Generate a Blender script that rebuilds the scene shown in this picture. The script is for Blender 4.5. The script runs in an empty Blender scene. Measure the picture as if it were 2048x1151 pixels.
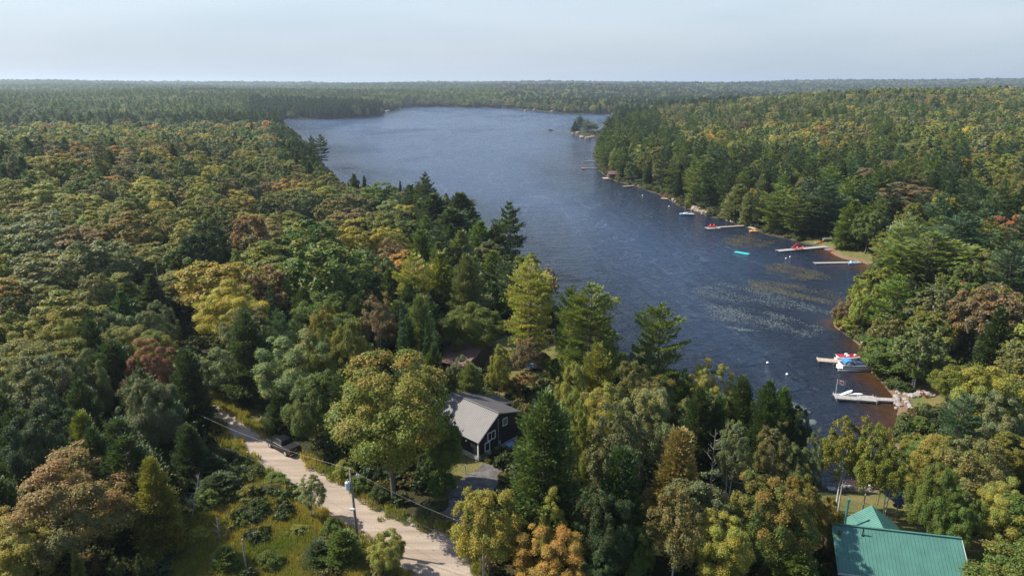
import bpy, bmesh, math, random
import numpy as np
from mathutils import Matrix, Vector
R = math.radians
scene = bpy.context.scene
# ---------------------------------------------------------------- camera, sky, sun, exposure
CAM_Z = 55.0
PITCH = R(16.45)
FPX = 1384.0                      # focal length in pixels of a 2048 px wide picture
cam_data = bpy.data.cameras.new('Camera')
cam = bpy.data.objects.new('Camera', cam_data)
scene.collection.objects.link(cam)
cam.location = (0, 0, CAM_Z)
cam.rotation_euler = (R(90) - PITCH, 0, 0)
cam_data.sensor_width = 36
cam_data.lens = 36 * FPX / 2048
cam_data.clip_start = 0.5
cam_data.clip_end = 60000
scene.camera = cam

SUN_EL = R(45)
SUN_AZ = math.atan2(0.23, -0.97)   # direction towards the sun on the ground plane
world = bpy.data.worlds.new('World')
scene.world = world
world.use_nodes = True
wn = world.node_tree.nodes; wl = world.node_tree.links
wn.clear()
w_out = wn.new('ShaderNodeOutputWorld'); w_bg = wn.new('ShaderNodeBackground')
sky = wn.new('ShaderNodeTexSky'); sky.sky_type = 'NISHITA'; sky.sun_disc = False
sky.sun_elevation = SUN_EL
sky.sun_rotation = math.pi / 2 - SUN_AZ
sky.altitude = 300; sky.air_density = 1.0; sky.dust_density = 1.0; sky.ozone_density = 1.6
w_tc = wn.new('ShaderNodeTexCoord'); w_map = wn.new('ShaderNodeMapping'); w_map.inputs['Scale'].default_value = (1.0, 1.3, 5.0)
w_no = wn.new('ShaderNodeTexNoise'); w_no.inputs['Scale'].default_value = 1.6; w_no.inputs['Detail'].default_value = 5; w_no.inputs['Roughness'].default_value = 0.55
w_rp = wn.new('ShaderNodeMapRange'); w_rp.inputs['From Min'].default_value = 0.36; w_rp.inputs['From Max'].default_value = 0.68
w_rp.inputs['To Min'].default_value = 0.0; w_rp.inputs['To Max'].default_value = 0.35
w_mx = wn.new('ShaderNodeMix'); w_mx.data_type = 'RGBA'
w_mx.inputs['B'].default_value = (3.75, 4.55, 5.45, 1)
wl.new(w_tc.outputs['Generated'], w_map.inputs['Vector']); wl.new(w_map.outputs[0], w_no.inputs['Vector'])
wl.new(w_no.outputs['Fac'], w_rp.inputs['Value']); 
w_sp = wn.new('ShaderNodeSeparateXYZ'); wl.new(w_tc.outputs['Generated'], w_sp.inputs[0])
w_el = wn.new('ShaderNodeMapRange'); w_el.interpolation_type = 'SMOOTHSTEP'      # the milky air low in the sky
for _i, _v in enumerate((0.0, 0.34, 0.90, 0.10)): w_el.inputs[_i + 1].default_value = _v
wl.new(w_sp.outputs['Z'], w_el.inputs[0])
w_ad = wn.new('ShaderNodeMath'); w_ad.operation = 'MAXIMUM'; wl.new(w_rp.outputs[0], w_ad.inputs[0]); wl.new(w_el.outputs[0], w_ad.inputs[1])
wl.new(w_ad.outputs[0], w_mx.inputs['Factor'])
# thin bright veil of high cloud, patchy
w_v = wn.new('ShaderNodeMix'); w_v.data_type = 'RGBA'; w_v.inputs['A'].default_value = (1.86, 2.34, 2.92, 1); w_v.inputs['B'].default_value = (2.85, 3.18, 3.62, 1)
w_n2 = wn.new('ShaderNodeTexNoise'); w_n2.inputs['Scale'].default_value = 1.1; w_n2.inputs['Detail'].default_value = 6; w_n2.inputs['Distortion'].default_value = 0.4
wl.new(w_map.outputs[0], w_n2.inputs['Vector'])
w_r2 = wn.new('ShaderNodeMapRange'); w_r2.inputs['From Min'].default_value = 0.35; w_r2.inputs['From Max'].default_value = 0.65
wl.new(w_n2.outputs['Fac'], w_r2.inputs['Value']); wl.new(w_r2.outputs[0], w_v.inputs['Factor']); wl.new(w_v.outputs['Result'], w_mx.inputs['B'])
wl.new(sky.outputs[0], w_mx.inputs['A']); wl.new(w_mx.outputs['Result'], w_bg.inputs['Color'])
w_bg.inputs['Strength'].default_value = 0.138
wl.new(w_bg.outputs[0], w_out.inputs['Surface'])

sun_data = bpy.data.lights.new('Sun', 'SUN')
sun_data.energy = 5.0; sun_data.angle = R(0.53); sun_data.color = (1.0, 0.93, 0.82)
sun = bpy.data.objects.new('Sun', sun_data)
scene.collection.objects.link(sun)
_sd = Vector((math.cos(SUN_AZ) * math.cos(SUN_EL), math.sin(SUN_AZ) * math.cos(SUN_EL), math.sin(SUN_EL)))
sun.rotation_euler = _sd.to_track_quat('Z', 'Y').to_euler()
sun.location = (-60, 20, 120)
scene.view_settings.view_transform = 'Standard'
scene.view_settings.look = 'None'
scene.view_settings.exposure = 0.64
scene.view_settings.gamma = 1.0
scene.view_settings.use_curve_mapping = False
scene.render.engine = 'CYCLES'
scene.cycles.max_bounces = 6; scene.cycles.diffuse_bounces = 2; scene.cycles.glossy_bounces = 2
scene.cycles.use_denoising = True; scene.cycles.denoising_prefilter = 'NONE'; scene.cycles.sample_clamp_direct = 1.6; scene.cycles.sample_clamp_indirect = 1.5; scene.cycles.transmission_bounces = 3; scene.cycles.volume_bounces = 0; scene.cycles.transparent_max_bounces = 6

# ---------------------------------------------------------------- helpers
SP, CP = math.sin(PITCH), math.cos(PITCH)
def ray(px, py):
    u = (px - 1024) / FPX; v = (575.5 - py) / FPX
    return (u, CP + v * SP, -SP + v * CP)
def at(px, py, z=0.0):
    """the ground point at height z that lies under a direction of view"""
    d = ray(px, py); t = (z - CAM_Z) / d[2]
    return Vector((d[0] * t, d[1] * t, z))
def proj(x, y, z):
    z = z - CAM_Z
    dep = y * CP - z * SP
    return 1024 + FPX * x / dep, 575.5 - FPX * (y * SP + z * CP) / dep
def in_poly(x, y, poly):
    x = np.asarray(x, float); y = np.asarray(y, float)
    ins = np.zeros(x.shape, bool)
    n = len(poly)
    for i in range(n):
        x0, y0 = poly[i]; x1, y1 = poly[(i + 1) % n]
        if y0 == y1: continue
        c = ((y0 > y) != (y1 > y)) & (x < (x1 - x0) * (y - y0) / (y1 - y0) + x0)
        ins ^= c
    return ins
def seg_dist(x, y, pts, closed=True):
    x = np.asarray(x, float); y = np.asarray(y, float)
    best = np.full(x.shape, 1e18)
    n = len(pts)
    for i in range(n if closed else n - 1):
        ax, ay = pts[i][:2]; bx, by = pts[(i + 1) % n][:2]
        dx, dy = bx - ax, by - ay
        L = dx * dx + dy * dy or 1e-9
        t = np.clip(((x - ax) * dx + (y - ay) * dy) / L, 0, 1)
        np.minimum(best, (x - ax - t * dx) ** 2 + (y - ay - t * dy) ** 2, out=best)
    return np.sqrt(best)
def sstep(a, b, x):
    t = np.clip((x - a) / (b - a), 0, 1)
    return t * t * (3 - 2 * t)
def tag(o, label=None, cat=None, group=None, kind=None):
    if label: o['label'] = label
    if cat: o['category'] = cat
    if group: o['group'] = group
    if kind: o['kind'] = kind
    return o
def link(o):
    scene.collection.objects.link(o); return o
def empty(name, loc, rz=0.0, label=None, cat=None, group=None):
    o = bpy.data.objects.new(name, None)
    o.empty_display_size = 0.3
    link(o); o.location = loc; o.rotation_euler = (0, 0, rz)
    return tag(o, label, cat, group)
def copy_tree(o, parent=None):
    c = o.copy(); link(c)
    if parent is not None: c.parent = parent
    for ch in list(o.children): copy_tree(ch, c)
    return c

class MB:
    """collects shapes and links them as one mesh"""
    def __init__(self): self.v = []; self.f = []; self.mi = []; self.m = Matrix.Identity(4); self.mat = 0
    def add(self, vs, fs):
        b = len(self.v)
        self.v += [tuple(self.m @ Vector(p)) for p in vs]
        self.f += [tuple(i + b for i in f) for f in fs]
        self.mi += [self.mat] * len(fs)
    def box(self, c, s, rz=0.0, ry=0.0, rx=0.0):
        hx, hy, hz = s[0] / 2, s[1] / 2, s[2] / 2
        rot = Matrix.Rotation(rz, 4, 'Z') @ Matrix.Rotation(ry, 4, 'Y') @ Matrix.Rotation(rx, 4, 'X')
        vs = [rot @ Vector((x, y, z)) + Vector(c) for x in (-hx, hx) for y in (-hy, hy) for z in (-hz, hz)]
        self.add(vs, [(0, 1, 3, 2), (4, 6, 7, 5), (0, 4, 5, 1), (2, 3, 7, 6), (0, 2, 6, 4), (1, 5, 7, 3)])
    def tube(self, pts, rads, n=8, cap=True):
        if not hasattr(rads, '__len__'): rads = [rads] * len(pts)
        pts = [Vector(p) for p in pts]; vs = []; fs = []
        for i, p in enumerate(pts):
            d = (pts[min(i + 1, len(pts) - 1)] - pts[max(i - 1, 0)])
            if d.length < 1e-9: d = Vector((0, 0, 1))
            d.normalize()
            a = Vector((1, 0, 0)) if abs(d.x) < 0.8 else Vector((0, 1, 0))
            u = d.cross(a).normalized(); w = d.cross(u)
            vs += [p + (u * math.cos(2 * math.pi * k / n) + w * math.sin(2 * math.pi * k / n)) * rads[i] for k in range(n)]
        for i in range(len(pts) - 1):
            for k in range(n):
                fs.append((i * n + k, i * n + (k + 1) % n, (i + 1) * n + (k + 1) % n, (i + 1) * n + k))
        if cap:
            fs.append(tuple(range(n - 1, -1, -1))); fs.append(tuple(len(vs) - n + k for k in range(n)))
        self.add(vs, fs)
    def prism(self, prof, x0, x1):
        """a profile in (y, z) run along x"""
        n = len(prof)
        vs = [(x0, p[0], p[1]) for p in prof] + [(x1, p[0], p[1]) for p in prof]
        self.add(vs, [tuple(range(n)), tuple(range(2 * n - 1, n - 1, -1))] + [(i, i + n, (i + 1) % n + n, (i + 1) % n) for i in range(n)])
    def loft(self, rings, cap=True):
        n = len(rings[0]); vs = [p for r_ in rings for p in r_]; fs = []
        for i in range(len(rings) - 1):
            for k in range(n):
                fs.append((i * n + k, i * n + (k + 1) % n, (i + 1) * n + (k + 1) % n, (i + 1) * n + k))
        if cap: fs += [tuple(range(n - 1, -1, -1)), tuple((len(rings) - 1) * n + k for k in range(n))]
        self.add(vs, fs)
    def ball(self, c, r, seg=10, rings=6, jit=0.0, rng=None):
        rr = r if hasattr(r, '__len__') else (r, r, r); vs = []; fs = []
        for i in range(rings + 1):
            th = math.pi * i / rings
            for k in range(seg):
                a = 2 * math.pi * k / seg
                j = 1 + (rng.uniform(-jit, jit) if rng and 0 < i < rings else 0)
                vs.append((c[0] + rr[0] * j * math.sin(th) * math.cos(a), c[1] + rr[1] * j * math.sin(th) * math.sin(a), c[2] + rr[2] * j * math.cos(th)))
        for i in range(rings):
            for k in range(seg):
                fs.append((i * seg + k, (i + 1) * seg + k, (i + 1) * seg + (k + 1) % seg, i * seg + (k + 1) % seg))
        self.add(vs, fs)
    def build(self, name, mats, parent=None, smooth=False, bevel=0.0):
        me = bpy.data.meshes.new(name)
        me.from_pydata(self.v, [], self.f)
        mats = mats if isinstance(mats, (list, tuple)) else [mats]
        for m in mats: me.materials.append(m)
        if len(mats) > 1: me.polygons.foreach_set('material_index', self.mi)
        bm = bmesh.new(); bm.from_mesh(me); bmesh.ops.remove_doubles(bm, verts=bm.verts, dist=1e-5)
        bmesh.ops.recalc_face_normals(bm, faces=bm.faces); bm.to_mesh(me); bm.free()
        if smooth: me.polygons.foreach_set('use_smooth', [True] * len(me.polygons))
        o = bpy.data.objects.new(name, me); link(o)
        if parent is not None: o.parent = parent
        if bevel:
            b = o.modifiers.new('bevel', 'BEVEL'); b.width = bevel; b.segments = 2; b.limit_method = 'ANGLE'
        return o

# ---------------------------------------------------------------- materials
def nodes_of(name):
    m = bpy.data.materials.new(name); m.use_nodes = True
    nt = m.node_tree; nt.nodes.clear()
    out = nt.nodes.new('ShaderNodeOutputMaterial')
    return m, nt, out
def math_node(nt, op, a, b=None, clamp=False):
    n = nt.nodes.new('ShaderNodeMath'); n.operation = op; n.use_clamp = clamp
    for i, x in enumerate((a, b)):
        if x is None: continue
        if hasattr(x, 'links'): nt.links.new(x, n.inputs[i])
        else: n.inputs[i].default_value = x
    return n.outputs[0]
def mix_col(nt, fac, a, b, mode='MIX'):
    n = nt.nodes.new('ShaderNodeMix'); n.data_type = 'RGBA'; n.blend_type = mode
    for k, x in (('Factor', fac), ('A', a), ('B', b)):
        s = [i for i in n.inputs if i.name == k and i.enabled][0] if k == 'Factor' else n.inputs[k if k == 'Factor' else {'A': 6, 'B': 7}[k]]
        if hasattr(x, 'links'): nt.links.new(x, s)
        elif k == 'Factor': s.default_value = x
        else: s.default_value = (*x[:3], 1)
    return n.outputs[2]
def noise(nt, vec, scale, detail=4, rough=0.55, mapping=None, distort=0.0):
    if mapping is not None:
        mp = nt.nodes.new('ShaderNodeMapping'); mp.inputs['Scale'].default_value = mapping[0]
        if len(mapping) > 1: mp.inputs['Rotation'].default_value = mapping[1]
        nt.links.new(vec, mp.inputs[0]); vec = mp.outputs[0]
    n = nt.nodes.new('ShaderNodeTexNoise'); n.inputs['Scale'].default_value = scale
    n.inputs['Detail'].default_value = detail; n.inputs['Roughness'].default_value = rough; n.inputs['Distortion'].default_value = distort
    nt.links.new(vec, n.inputs['Vector']); return n.outputs['Fac']
def ramp(nt, fac, a, b, c=0.0, d=1.0):
    n = nt.nodes.new('ShaderNodeMapRange'); nt.links.new(fac, n.inputs[0])
    for i, x in enumerate((a, b, c, d)): n.inputs[i + 1].default_value = x
    return n.outputs[0]
def mat(name, col, rough=0.7, var=0.18, scale=1.5, metal=0.0, bump=0.0, stretch=(1, 1, 1), spec=0.5, bscale=None):
    m, nt, out = nodes_of(name)
    p = nt.nodes.new('ShaderNodeBsdfPrincipled'); tc = nt.nodes.new('ShaderNodeTexCoord')
    f = noise(nt, tc.outputs['Object'], scale, 5, 0.6, (stretch,))
    c = mix_col(nt, ramp(nt, f, 0.3, 0.7), [x * (1 - var) for x in col], [min(1, x * (1 + var)) for x in col])
    nt.links.new(c, p.inputs['Base Color'])
    p.inputs['Roughness'].default_value = rough; p.inputs['Metallic'].default_value = metal
    p.inputs['Specular IOR Level'].default_value = spec
    if bump:
        b = nt.nodes.new('ShaderNodeBump'); b.inputs['Distance'].default_value = bump
        nt.links.new(noise(nt, tc.outputs['Object'], bscale or scale * 3, 4, 0.6, (stretch,)), b.inputs['Height']); nt.links.new(b.outputs[0], p.inputs['Normal'])
    nt.links.new(p.outputs[0], out.inputs['Surface'])
    return m
def leaf_mat(name, src):
    """src 'OBJECT': colour of the crown object; 'INSTANCER': tint of the instance"""
    m, nt, out = nodes_of(name)
    if src == 'OBJECT':
        oi = nt.nodes.new('ShaderNodeObjectInfo'); tint = oi.outputs['Color']; amt = oi.outputs['Alpha']
    else:
        a1 = nt.nodes.new('ShaderNodeAttribute'); a1.attribute_type = 'INSTANCER'; a1.attribute_name = 'tint'; tint = a1.outputs['Color']; amt = None
    av = nt.nodes.new('ShaderNodeAttribute'); av.attribute_name = 'v'
    ah = nt.nodes.new('ShaderNodeAttribute'); ah.attribute_name = 'hue'
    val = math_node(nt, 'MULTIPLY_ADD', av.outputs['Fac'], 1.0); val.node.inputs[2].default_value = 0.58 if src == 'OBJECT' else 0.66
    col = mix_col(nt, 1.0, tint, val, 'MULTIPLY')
    # warmer or cooler leaves of one crown
    warm = mix_col(nt, 1.0, col, (1.30, 1.02, 0.75), 'MULTIPLY')
    col = mix_col(nt, ramp(nt, ah.outputs['Fac'], 0.5, 1.0), col, warm)
    cool = mix_col(nt, 1.0, col, (0.78, 1.0, 1.05), 'MULTIPLY')
    col = mix_col(nt, ramp(nt, ah.outputs['Fac'], 0.5, 0.0), col, cool)
    if amt is not None:
        at_ = nt.nodes.new('ShaderNodeAttribute'); at_.attribute_name = 'tip'
        tipc = mix_col(nt, ah.outputs['Fac'], (0.38, 0.25, 0.045), (0.34, 0.12, 0.05))
        inv = math_node(nt, 'SUBTRACT', 1.0, math_node(nt, 'MULTIPLY', amt, 0.75))
        f = math_node(nt, 'GREATER_THAN', at_.outputs['Fac'], inv)
        f = math_node(nt, 'MULTIPLY', f, 0.5)
        col = mix_col(nt, f, col, tipc)
    p = nt.nodes.new('ShaderNodeBsdfPrincipled'); p.inputs['Roughness'].default_value = 0.55
    p.inputs['Specular IOR Level'].default_value = 0.28
    nt.links.new(col, p.inputs['Base Color'])
    tr = nt.nodes.new('ShaderNodeBsdfTranslucent'); nt.links.new(mix_col(nt, 1.0, col, (1.15, 1.2, 0.6), 'MULTIPLY'), tr.inputs['Color'])
    mx = nt.nodes.new('ShaderNodeMixShader'); mx.inputs[0].default_value = 0.33
    nt.links.new(p.outputs[0], mx.inputs[1]); nt.links.new(tr.outputs[0], mx.inputs[2])
    nt.links.new(mx.outputs[0], out.inputs['Surface'])
    return m
M = {}
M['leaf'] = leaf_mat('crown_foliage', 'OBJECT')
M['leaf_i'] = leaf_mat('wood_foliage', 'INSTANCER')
M['bark'] = mat('bark', (0.13, 0.105, 0.085), 0.9, 0.35, 6, bump=0.03, stretch=(1, 1, 0.2))
M['pine_bark'] = mat('pine_bark', (0.10, 0.075, 0.06), 0.9, 0.35, 6, bump=0.03, stretch=(1, 1, 0.2))
M['birch_bark'] = mat('birch_bark', (0.55, 0.53, 0.48), 0.7, 0.45, 5, stretch=(1, 1, 3))
M['dead_wood'] = mat('dead_wood', (0.27, 0.25, 0.23), 0.9, 0.3, 4)
M['dock_wood'] = mat('dock_planks', (0.42, 0.33, 0.26), 0.85, 0.25, 2.0)
M['grey_wood'] = mat('weathered_planks', (0.33, 0.31, 0.29), 0.85, 0.25, 2.0)
M['white'] = mat('white_paint', (0.75, 0.75, 0.73), 0.5, 0.06)
M['gel_white'] = mat('white_hull', (0.8, 0.8, 0.8), 0.25, 0.04)
M['red'] = mat('red_plastic', (0.55, 0.045, 0.03), 0.45, 0.12)
M['red_hull'] = mat('red_hull', (0.36, 0.02, 0.03), 0.25, 0.1)
M['blue_canvas'] = mat('blue_canvas', (0.05, 0.22, 0.48), 0.8, 0.15)
M['navy_canvas'] = mat('navy_canvas', (0.02, 0.045, 0.09), 0.8, 0.2)
M['blue_hull'] = mat('blue_hull', (0.12, 0.32, 0.55), 0.35, 0.08)
M['light_blue'] = mat('light_blue_plastic', (0.18, 0.42, 0.68), 0.4, 0.1)
M['turquoise'] = mat('turquoise_foam', (0.03, 0.52, 0.50), 0.6, 0.08)
M['orange'] = mat('orange_plastic', (0.75, 0.30, 0.08), 0.5, 0.1)
M['yellow'] = mat('yellow_plastic', (0.7, 0.5, 0.15), 0.5, 0.1)
M['alu'] = mat('aluminium', (0.62, 0.63, 0.64), 0.35, 0.06, metal=0.7)
M['black'] = mat('black_rubber', (0.02, 0.02, 0.02), 0.6, 0.1)
M['rock'] = mat('granite', (0.31, 0.275, 0.25), 0.9, 0.35, 0.8, bump=0.12)
M['pink_rock'] = mat('pink_granite', (0.27, 0.20, 0.165), 0.9, 0.3, 0.6, bump=0.1)
M['concrete'] = mat('concrete', (0.42, 0.39, 0.35), 0.9, 0.2, 2)
M['glass'] = mat('window_glass', (0.03, 0.04, 0.05), 0.06, 0.1, spec=0.8)
M['black_siding'] = mat('black_siding', (0.022, 0.023, 0.027), 0.55, 0.2)
M['brown_siding'] = mat('brown_siding', (0.07, 0.045, 0.04), 0.7, 0.2)
M['roof_taupe'] = mat('taupe_metal_roof', (0.138, 0.128, 0.124), 0.6, 0.12, 0.8, spec=0.5)
M['roof_green'] = mat('green_metal_roof', (0.076, 0.200, 0.162), 0.55, 0.14, 0.7, spec=0.5)
M['roof_brown'] = mat('brown_shingles', (0.17, 0.10, 0.085), 0.9, 0.2, 1.5)
M['roof_dark'] = mat('dark_shingles', (0.06, 0.055, 0.055), 0.9, 0.2, 1.5)
# ================================================================ THE LAY OF THE LAND
# shoreline, as directions of view down to the water level
SHORE_PX = [(1640,975),(1600,935),(1545,890),(1480,850),(1400,800),(1320,762),(1250,735),(1200,705),(1140,650),(1085,598),(1030,545),(985,495),(930,458),
 (850,430),(760,408),(700,388),(662,350),(650,338),(641,322),(624,300),(600,276),(575,256),(548,245),(530,240),(560,236.5),(620,238.5),(700,237),(755,233),(768,229.5),(765,225),
 (766,222.5),(785,221.5),(799,218),(800,215),(840,214),(900,213.5),(960,216),(1010,215.5),(1050,219),(1090,223),(1130,227),(1190,228),(1250,229),(1330,226),(1400,225),(1480,226),
 (1480,231),(1400,233),(1330,235),(1290,236),(1262,236),(1240,238),(1215,246),(1204,258),(1194,284),(1190,318),(1198,337),(1209,354),(1246,366),(1282,375),(1321,392),(1353,409),(1386,420),
 (1417,433),(1444,439),(1462,445),(1490,455),(1514,462),(1530,468),(1572,478),(1614,488),(1650,497),(1678,514),(1722,523),(1745,530),(1735,541),(1715,560),(1702,590),
 (1690,612),(1676,628),(1665,641),(1672,655),(1700,672),(1725,690),(1738,705),(1742,725),(1745,745),(1765,770),(1785,790),(1797,812),(1796,835),(1790,870),(1790,920),(1785,960),(1765,975),(1700,979)]
SHORE = [tuple(at(px, py, 0)[:2]) for px, py in SHORE_PX]
ISL_PX = [(1140,265),(1150,261.5),(1175,260.5),(1200,263),(1203,268),(1195,273),(1170,273.5),(1150,270)]
ISL = [tuple(at(px, py, 0)[:2]) for px, py in ISL_PX]
def smooth_poly(P, k=2):
    for _ in range(k):
        Q = []
        n = len(P)
        for i in range(n):
            a, b = P[i], P[(i + 1) % n]
            Q += [(a[0] * .75 + b[0] * .25, a[1] * .75 + b[1] * .25), (a[0] * .25 + b[0] * .75, a[1] * .25 + b[1] * .75)]
        P = Q
    return P
SHORE = smooth_poly(SHORE, 1); ISL = smooth_poly(ISL, 1)
def land_dist(x, y):
    """metres inland (positive) or out on the lake (negative)"""
    x = np.asarray(x, float); y = np.asarray(y, float)
    d = seg_dist(x, y, SHORE)
    d = np.where(in_poly(x, y, SHORE), -d, d)
    di = seg_dist(x, y, ISL); di = np.where(in_poly(x, y, ISL), di, -di)
    d = np.where(d < 0, np.maximum(d, di), d)
    rough = np.clip(np.hypot(x, y) / 400, 0.15, 4)
    return d + rough * (0.8 * np.sin(x / 7.3 + y / 9.1) + 0.5 * np.sin(x / 3.1 - y / 4.7))
def gauss(x, y, cx, cy, sx, sy): return np.exp(-((x - cx) / sx) ** 2 - ((y - cy) / sy) ** 2)
def hills(x, y):
    D = np.hypot(x, y)
    h = 9 * gauss(x, y, -190, 330, 170, 190) + 4 * gauss(x, y, -80, 190, 60, 60)
    h += 2.2 * np.sin(x / 83 + 1) * np.sin(y / 110 + 2) + 1.5 * np.sin(x / 47 + y / 61)
    h += (3 + 6 * sstep(500, 2500, D)) * np.sin(x / 310 + 0.7) * np.sin(y / 390 + 0.4) * sstep(300, 900, D)
    h += sstep(900, 2600, D) * 12 + sstep(2300, 4200, D) * 14 + sstep(4000, 7000, D) * 18
    h += 33 * gauss(x, y, 600, 1020, 330, 230) + 7 * gauss(x, y, 330, 560, 130, 200) + 8 * gauss(x, y, 240, 250, 90, 90)
    h -= 20 * gauss(x, y, 1500, 2300, 1000, 800)
    h += 6 * np.sin(x / 520 + 1.1) * sstep(2500, 4000, D)
    h += 20 * gauss(x, y, 2900, 5000, 1500, 900) + 5 * gauss(x, y, -3400, 4900, 2300, 900)
    return h
def flat_w(x, y):
    dx = np.maximum(np.maximum(-62 - x, x - 9), 0); dy = np.maximum(np.maximum(30 - y, y - 128), 0)
    return 1 - sstep(0, 18, np.hypot(dx, dy))
def height(x, y, d=None):
    x = np.asarray(x, float); y = np.asarray(y, float)
    if d is None: d = land_dist(x, y)
    dd = np.maximum(d, 0)
    land = 5.6 * (1 - np.exp(-dd / 26)) + hills(x, y) * (1 - np.exp(-dd / 120)) + 0.10 * dd.clip(0, 1)
    w = flat_w(x, y)
    land = land * (1 - w) + 6.0 * w
    land = land + (1 - w) * 0.25 * np.sin(x / 5.3 + y / 3.9) * sstep(3, 12, dd)
    return np.where(d > 0, land, np.maximum(d * 0.16, -2.5))
def hz(x, y): return float(height(np.array([x]), np.array([y]))[0])

# road and drive on the flat ground (z = 6)
RZ = 6.0
ROAD_L = [(250,690),(300,722),(340,757),(372,783),(400,815),(432,850),(470,895),(520,945),(575,985),(640,1035),(700,1075),(760,1110),(800,1151),(830,1200),(865,1270)]
ROAD_R = [(285,680),(335,706),(372,738),(402,775),(446,812),(505,848),(552,880),(600,914),(655,942),(705,972),(760,1012),(825,1050),(915,1066),(945,1110),(965,1160),(985,1210),(1010,1280)]
DRIVE = [(820,1052),(852,1038),(888,1018),(902,990),(918,962),(945,938),(975,926),(1000,938),(1008,955),(990,985),(965,1010),(950,1040),(935,1075),(905,1068)]
roadL = [tuple(at(*p, RZ)[:2]) for p in ROAD_L]; roadR = [tuple(at(*p, RZ)[:2]) for p in ROAD_R]
ROADP = roadL + roadR[::-1]
DRIVEP = [tuple(at(*p, RZ)[:2]) for p in DRIVE]

def axis(S, k, n, lo=-1.0):
    u = np.linspace(lo, 1, n); return S * np.sinh(k * u) / math.sinh(k)
gx = axis(11500, 6.0, 720); gy = 95 + axis(13500, 6.1, 560, -0.62)
X, Y = np.meshgrid(gx, gy)
DL = land_dist(X, Y)
H = height(X, Y, DL)
def grid_mesh(name, X, Y, Z, keep=None, attrs=None):
    ny, nx = X.shape
    co = np.stack([X, Y, Z], -1).reshape(-1, 3)
    i = np.arange(nx * ny).reshape(ny, nx)
    q = np.stack([i[:-1, :-1], i[:-1, 1:], i[1:, 1:], i[1:, :-1]], -1).reshape(-1, 4)
    if keep is not None:
        kf = (keep[:-1, :-1] | keep[:-1, 1:] | keep[1:, 1:] | keep[1:, :-1]).reshape(-1)
        q = q[kf]
        used = np.unique(q); rem = np.full(len(co), -1); rem[used] = np.arange(len(used))
        q = rem[q]; co = co[used]
        attrs = {k: v.reshape(-1)[used] for k, v in (attrs or {}).items()}
    me = bpy.data.meshes.new(name)
    me.vertices.add(len(co)); me.vertices.foreach_set('co', co.astype(np.float32).ravel())
    me.loops.add(q.size); me.loops.foreach_set('vertex_index', q.astype(np.int32).ravel())
    me.polygons.add(len(q)); me.polygons.foreach_set('loop_start', np.arange(0, q.size, 4, dtype=np.int32))
    me.polygons.foreach_set('use_smooth', np.ones(len(q), bool))
    for k, v in (attrs or {}).items():
        a = me.attributes.new(k, 'FLOAT', 'POINT'); a.data.foreach_set('value', v.astype(np.float32).ravel())
    me.update(calc_edges=True)
    o = bpy.data.objects.new(name, me); link(o); return o

# kinds of ground
LAWNS = [[(1640,980),(1690,968),(1790,960),(1830,1010),(1850,1060),(1960,1080),(2048,1180),(2048,1260),(1900,1230),(1640,1100)],
         [(1830,765),(1880,760),(1890,800),(1830,830),(1805,800)],
         [(1600,480),(1655,478),(1740,505),(1750,530),(1678,514)],
         [(985,700),(1030,680),(1105,700),(1130,760),(1060,800),(980,790)],
         [(860,900),(955,905),(960,940),(925,962),(880,990),(850,950)],
         [(430,790),(520,830),(560,885),(500,850),(440,812)]]
LAWNP = [[tuple(at(*p, z)[:2]) for p in P] for P, z in zip(LAWNS, (3.0, 1.0, 1.0, 5.0, 6.0, 6.0))]
MEADOW = [(520,960),(590,1000),(650,1045),(720,1095),(770,1125),(800,1160),(800,1260),(330,1260),(360,1060),(420,990)]
MEADOWP = [tuple(at(*p, RZ)[:2]) for p in MEADOW]
near = (np.abs(X) < 400) & (Y < 500)
lawn = np.zeros(X.shape); meadow = np.zeros(X.shape)
xs, ys = X[near], Y[near]
lw = np.zeros(xs.shape)
for P in LAWNP: lw = np.maximum(lw, np.where(in_poly(xs, ys, P), 1, 1 - sstep(0, 2.5, seg_dist(xs, ys, P))))
lawn[near] = lw
meadow[near] = np.where(in_poly(xs, ys, MEADOWP), 1, 1 - sstep(0, 4, seg_dist(xs, ys, MEADOWP)))
gm, nt, out = nodes_of('ground')
p = nt.nodes.new('ShaderNodeBsdfPrincipled'); tc = nt.nodes.new('ShaderNodeTexCoord'); P3 = tc.outputs['Object']
n1 = noise(nt, P3, 0.35, 8, 0.65); n2 = noise(nt, P3, 0.06, 6, 0.6); n3 = noise(nt, P3, 2.2, 6, 0.7)
forest = mix_col(nt, ramp(nt, n1, 0.35, 0.65), (0.030, 0.034, 0.014), (0.062, 0.045, 0.022))
forest = mix_col(nt, ramp(nt, n2, 0.35, 0.65), forest, (0.028, 0.045, 0.016))
grass = mix_col(nt, ramp(nt, n1, 0.35, 0.65), (0.085, 0.115, 0.030), (0.19, 0.15, 0.06))
gold = mix_col(nt, ramp(nt, n1, 0.35, 0.65), (0.14, 0.16, 0.035), (0.27, 0.22, 0.06))
sand = mix_col(nt, ramp(nt, n3, 0.3, 0.7), (0.12, 0.08, 0.05), (0.27, 0.18, 0.12))
def attr(nt, name):
    a = nt.nodes.new('ShaderNodeAttribute'); a.attribute_name = name; return a.outputs['Fac']
def edge(nt, a, n, k=0.5):
    return ramp(nt, math_node(nt, 'ADD', a, math_node(nt, 'MULTIPLY', math_node(nt, 'SUBTRACT', n, 0.5), k)), 0.4, 0.6)
c = mix_col(nt, edge(nt, attr(nt, 'meadow'), n1, 1.0), forest, gold)
c = mix_col(nt, edge(nt, attr(nt, 'lawn'), n1, 0.8), c, grass)
sh = ramp(nt, attr(nt, 'inland'), 0.0, 2.2, 1.0, 0.0)
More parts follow.
